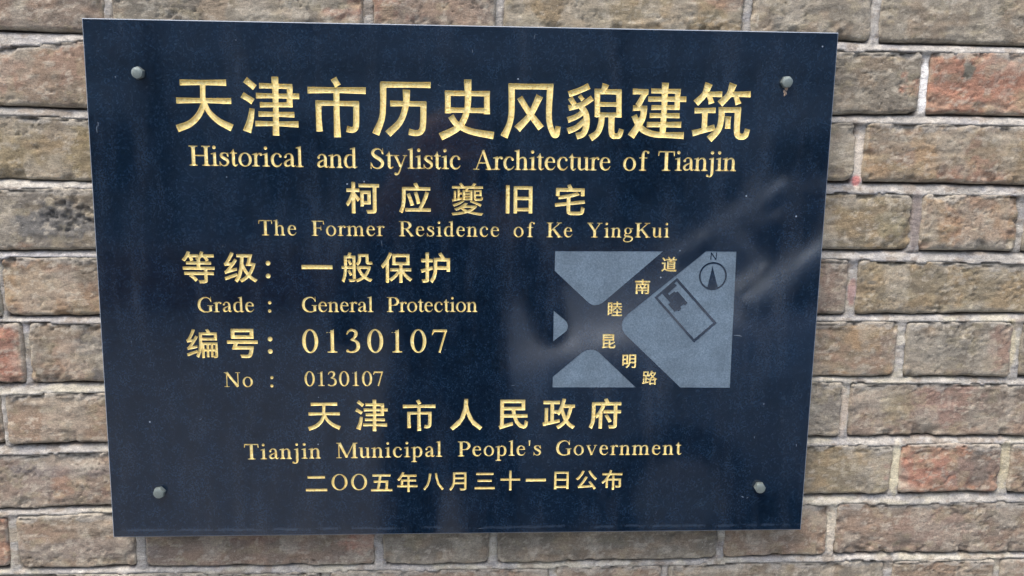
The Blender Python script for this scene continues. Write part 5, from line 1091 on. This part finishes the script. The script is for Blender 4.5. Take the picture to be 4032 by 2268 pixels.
for k, (tx, ty, th) in enumerate(((-4.4, -10.6, 7.6), (2.2, -11.4, 8.2), (7.4, -10.8, 7.4), (-11, -11.5, 7.8))):
    t_ = empty('street_tree', (tx, ty, GZ - .13))
    tag(t_, ('leafy street tree to the left behind the hedge', 'leafy street tree straight across the street', 'leafy street tree to the right behind the hedge', 'leafy street tree farthest to the left')[k], 'tree', 'street trees across the road')
    vs, fs = [], []
    prof = [(0, .2), (.8, .15), (2.2, .13), (3.6, .1), (th - .8, .04)]
    for j, (zz, rr) in enumerate(prof):
        for q in range(9):
            vs.append((rr * math.cos(q * .698) + .1 * math.sin(zz), rr * math.sin(q * .698), zz))
    for j in range(len(prof) - 1):
        for q in range(9):
            fs.append((j * 9 + q, j * 9 + (q + 1) % 9, (j + 1) * 9 + (q + 1) % 9, (j + 1) * 9 + q))
    link('trunk', mesh('trunk', vs, fs), t_, m_bark)
    def crown(g, n_, th=th):
        cl = g.normal(size=(16, 3)) * np.array([.95, .95, .7]) + np.array([0, 0, th - 1.4])
        i_ = g.integers(0, 16, n_)
        return cl[i_] + g.normal(size=(n_, 3)) * .42
    link('crown', leaf_cloud('crown', crown, 6000, .10, 20 + k), t_, m_leaf)

# slate-coloured house beyond the trees
m_fac = simple_mat('pale_blue_render', (0.64, 0.72, 0.82), (0.70, 0.78, 0.88), 3)
m_trim = simple_mat('pale_window_trim', (0.4, 0.4, 0.38), (0.5, 0.5, 0.48), 6)
m_roof = simple_mat('dark_roof_tiles', (0.07, 0.06, 0.06), (0.1, 0.09, 0.085), 30)
hs = empty('house', (0, -15, GZ - .13))
tag(hs, 'long two-storey pale blue-grey house behind the street trees', 'building')
def part(nm, b6, mt, par=None):
    v, f = box(*b6)
    return link(nm, mesh(nm, v, f), par or hs, mt)
part('wall', (-16, 16, -5, 0, 0, 7.2), m_fac)
part('roof', (-16.6, 16.6, -5.4, .6, 7.203, 7.7), m_roof)
part('string_course', (-16, 16, .002, .08, 3.5, 3.75), m_trim)
for fl in (1.0, 4.5):
    for k in range(9):
        xw = -14 + k * 3.5
        fr = part('window', (xw - .65, xw + .65, .002, .07, fl, fl + 1.7), m_trim)
        part('pane', (xw - .55, xw - .04, .071, .08, fl + .1, fl + 1.6), m_glass, fr)
        part('pane', (xw + .04, xw + .55, .071, .08, fl + .1, fl + 1.6), m_glass, fr)

# parked car on the right
m_paint = simple_mat('grey_car_paint', (0.28, 0.33, 0.40), (0.32, 0.37, 0.44), 2, 0.48, 0.7, 0.6, 0.3)
m_rub = simple_mat('tyre_rubber', (0.015, 0.015, 0.015), (0.03, 0.03, 0.03), 20, 0.8)
m_rim = simple_mat('alloy_rim', (0.35, 0.35, 0.36), (0.5, 0.5, 0.5), 5, 0.3, 0.8)
m_chrome = simple_mat('silver_trim', (0.40, 0.47, 0.55), (0.48, 0.55, 0.63), 5, 0.3, 0.8)
m_lamp = simple_mat('headlight_glass', (0.5, 0.52, 0.55), (0.7, 0.72, 0.75), 8, 0.1, 0.2, 0.8)
car = empty('parked_car', (2.30, -3.30, GZ - .13))
tag(car, 'metallic grey car parked at the kerb opposite the plaque', 'car')
def loft(name, st, mat, seg=20):
    """st: x, half width, z low, z high, power"""
    vs, fs = [], []
    for (x, hw, zl0, zh0, pw) in st:
        zl, zh = zl0 * 1.17, zh0 * 1.17
        for k in range(seg):
            a = 2 * math.pi * k / seg
            c_, s_ = math.cos(a), math.sin(a)
            vs.append((x, hw * math.copysign(abs(c_) ** pw, c_), (zl + zh) / 2 + (zh - zl) / 2 * math.copysign(abs(s_) ** pw, s_)))
    n_ = len(st)
    for j in range(n_ - 1):
        for k in range(seg):
            fs.append((j * seg + k, j * seg + (k + 1) % seg, (j + 1) * seg + (k + 1) % seg, (j + 1) * seg + k))
    fs.append(tuple(range(seg))); fs.append(tuple(range((n_ - 1) * seg, n_ * seg))[::-1])
    return link(name, mesh(name, vs, fs, smooth=True), car, mat)
loft('body', [(-2.25, .55, .35, .62, .6), (-2.2, .72, .26, .74, .5), (-2.0, .82, .22, .84, .42), (-1.6, .87, .2, .93, .4), (-1.1, .89, .2, .99, .38), (-.6, .9, .2, 1.02, .36), (.6, .9, .2, 1.03, .36), (1.4, .89, .2, 1.04, .38), (1.9, .86, .24, 1.03, .42), (2.15, .78, .3, .98, .5), (2.2, .6, .4, .85, .6)], m_paint)
loft('window', [(-1.1, .72, .9, .99, .6), (-.75, .74, .9, 1.2, .55), (-.35, .72, .9, 1.41, .5), (.5, .72, .9, 1.46, .5), (1.1, .7, .9, 1.4, .5), (1.6, .66, .9, 1.2, .55), (1.85, .62, .9, 1.04, .6)], m_glass)
loft('roof', [(-.45, .55, 1.38, 1.41, .7), (-.2, .6, 1.38, 1.46, .6), (.5, .62, 1.4, 1.49, .6), (1.0, .58, 1.36, 1.45, .6), (1.3, .5, 1.3, 1.36, .7)], m_paint)
def tube(name, a, b_, r0, mat, par):
    a, b_ = Vector(a), Vector(b_)
    d = (b_ - a).normalized(); u_ = d.orthogonal().normalized(); w_ = d.cross(u_)
    vs = [tuple(p_ + (u_ * math.cos(k * math.pi / 4) + w_ * math.sin(k * math.pi / 4)) * r0) for p_ in (a, b_) for k in range(8)]
    return link(name, mesh(name, vs, [(k, (k + 1) % 8, 8 + (k + 1) % 8, 8 + k) for k in range(8)], smooth=True), par, mat)
for s in (-1, 1):
    tube('pillar', (-1.12, s * .76, 1.13), (-.4, s * .66, 1.64), .05, m_chrome, car)
    tube('side_trim', (-1.6, s * .885, .86), (1.9, s * .885, .98), .02, m_chrome, car)
for s in (-1, 1):
    for wx_ in (-1.42, 1.4):
        vs, fs = [], []
        prof = [(.20, .10), (.30, .10), (.325, .07), (.325, -.07), (.30, -.10), (.20, -.10)]
        for (rr, yy) in prof:
            for q in range(28):
                a = 2 * math.pi * q / 28
                vs.append((rr * math.cos(a), yy, rr * math.sin(a)))
        for j in range(len(prof) - 1):
            for q in range(28):
                fs.append((j * 28 + q, j * 28 + (q + 1) % 28, (j + 1) * 28 + (q + 1) % 28, (j + 1) * 28 + q))
        w_ = link('wheel', mesh('wheel', vs, fs, smooth=True), car, m_rub)
        w_.location = (wx_, s * .82, .325)
        vs = [(0, s * .07, 0)] + [((.2 if q % 2 == 0 else .19) * math.cos(math.pi * q / 10), s * (.09 if q % 2 else .075), .2 * math.sin(math.pi * q / 10)) for q in range(20)]
        link('rim', mesh('rim', vs, [(0, 1 + q, 1 + (q + 1) % 20) for q in range(20)]), w_, m_rim)
    vs, fs = [], []
    for j in range(5):
        for q in range(9):
            a, b_ = math.pi * (j / 4 - .5), 2 * math.pi * q / 8
            vs.append((-.07 * math.cos(a) * abs(math.cos(b_)), .2 * math.sin(a), .07 * math.cos(a) * math.sin(b_)))
    for j in range(4):
        for q in range(8):
            fs.append((j * 9 + q, j * 9 + q + 1, (j + 1) * 9 + q + 1, (j + 1) * 9 + q))
    h_ = link('headlight', mesh('headlight', vs, fs, smooth=True), car, m_lamp)
    h_.location = (-2.14, s * .62, .66)

# the photographer, standing behind the phone
m_coat = simple_mat('navy_coat', (0.012, 0.014, 0.022), (0.02, 0.023, 0.034), 40, 0.85)
m_trou = simple_mat('black_trousers', (0.01, 0.01, 0.012), (0.02, 0.02, 0.022), 40, 0.85)
m_skin = simple_mat('skin', (0.42, 0.26, 0.19), (0.5, 0.32, 0.24), 30, 0.55)
m_hair = simple_mat('black_hair', (0.01, 0.009, 0.008), (0.02, 0.018, 0.016), 80, 0.5)
import bmesh
px0, py0 = -0.05, -1.16
person = empty('person', (px0, py0, GZ))
tag(person, 'person in a dark coat and trousers holding a phone up to the plaque', 'person')
bm = bmesh.new()
lay = bm.verts.layers.skin.verify()
def J(x, y, z, rx, ry=None):
    v = bm.verts.new((x, y, z)); v[lay].radius = (rx, ry or rx); return v
def C(a, b_): bm.edges.new((a, b_))
pel = J(0, 0, .95, .165, .12); pel[lay].use_root = True
wst = J(0, 0, 1.10, .15, .105); chs = J(0, .01, 1.30, .175, .12); nk0 = J(0, 0, 1.44, .085, .07); nk1 = J(0, .015, 1.50, .052); hd0 = J(0, .03, 1.56, .072, .085); hd1 = J(0, .035, 1.66, .077, .095); hd2 = J(0, .03, 1.72, .05, .06)
for a, c in ((pel, wst), (wst, chs), (chs, nk0), (nk0, nk1), (nk1, hd0), (hd0, hd1), (hd1, hd2)): C(a, c)
nose = J(0, .145, 1.605, .012); C(hd0, nose)
for s in (-1, 1):
    hip = J(s * .095, 0, .88, .095); kn = J(s * .11, .02, .48, .06); an = J(s * .115, -.02, .09, .042); hl = J(s * .118, .0, .045, .04); toe = J(s * .13, .17, .03, .035, .028)
    C(pel, hip); C(hip, kn); C(kn, an); C(an, hl); C(hl, toe)
    ear = J(s * .085, .03, 1.61, .014); C(hd1, ear)
    sh = J(s * .185, 0, 1.40, .062); el = J(s * .25, .08, 1.16, .046); wr = J(s * .115, .28, 1.46 + .04, .028); pm = J(s * .088, .33, 1.545, .03, .018)
    C(chs, sh); C(sh, el); C(el, wr); C(wr, pm)
    for k in range(4):
        f0 = J(s * .080, .345, 1.525 + k * .022, .0095); f1 = J(s * .05, .365 + .002 * k, 1.527 + k * .021, .0085); f2 = J(s * .022, .362, 1.53 + k * .02, .007)
        C(pm, f0); C(f0, f1); C(f1, f2)
    t0 = J(s * .085, .318, 1.515, .011); t1 = J(s * .06, .318, 1.53, .0095); C(pm, t0); C(t0, t1)
me = bpy.data.meshes.new('body_cage'); bm.to_mesh(me); bm.free()
tmp = bpy.data.objects.new('body_cage', me); COL.objects.link(tmp)
tmp.modifiers.new('s', 'SKIN'); sub = tmp.modifiers.new('u', 'SUBSURF'); sub.levels = 2
dg = bpy.context.evaluated_depsgraph_get()
body = bpy.data.meshes.new_from_object(tmp.evaluated_get(dg))
bpy.data.objects.remove(tmp)
body.materials.clear()
for mt in (m_skin, m_coat, m_trou, m_hair): body.materials.append(mt)
for f in body.polygons:
    c_ = f.center
    hand = c_.y > .27
    f.material_index = 0 if hand or (c_.z > 1.47) else (1 if c_.z > .82 else (2 if c_.z > .1 else 3))
    if c_.z > 1.50 and not hand and (c_.y < .045 or c_.z > 1.69): f.material_index = 3
    f.use_smooth = True
link('body', body, person)
phone = empty('phone', (0.012, -0.795, 0.107))
tag(phone, 'phone held up in both hands by the photographer', 'phone')
m_ph = simple_mat('phone_back', (0.02, 0.02, 0.022), (0.03, 0.03, 0.033), 5, 0.2)
v, f = box(-.073, .073, -.0085, 0, -.035, .035)
link('case', mesh('case', v, f), phone, m_ph)
v, f = box(-.071, .071, -.0092, -.0088, -.033, .033)
link('screen', mesh('screen', v, f), phone, m_glass)

print('bricks', nb_, 'shapes', len(shapes), 'front tris', len(front))
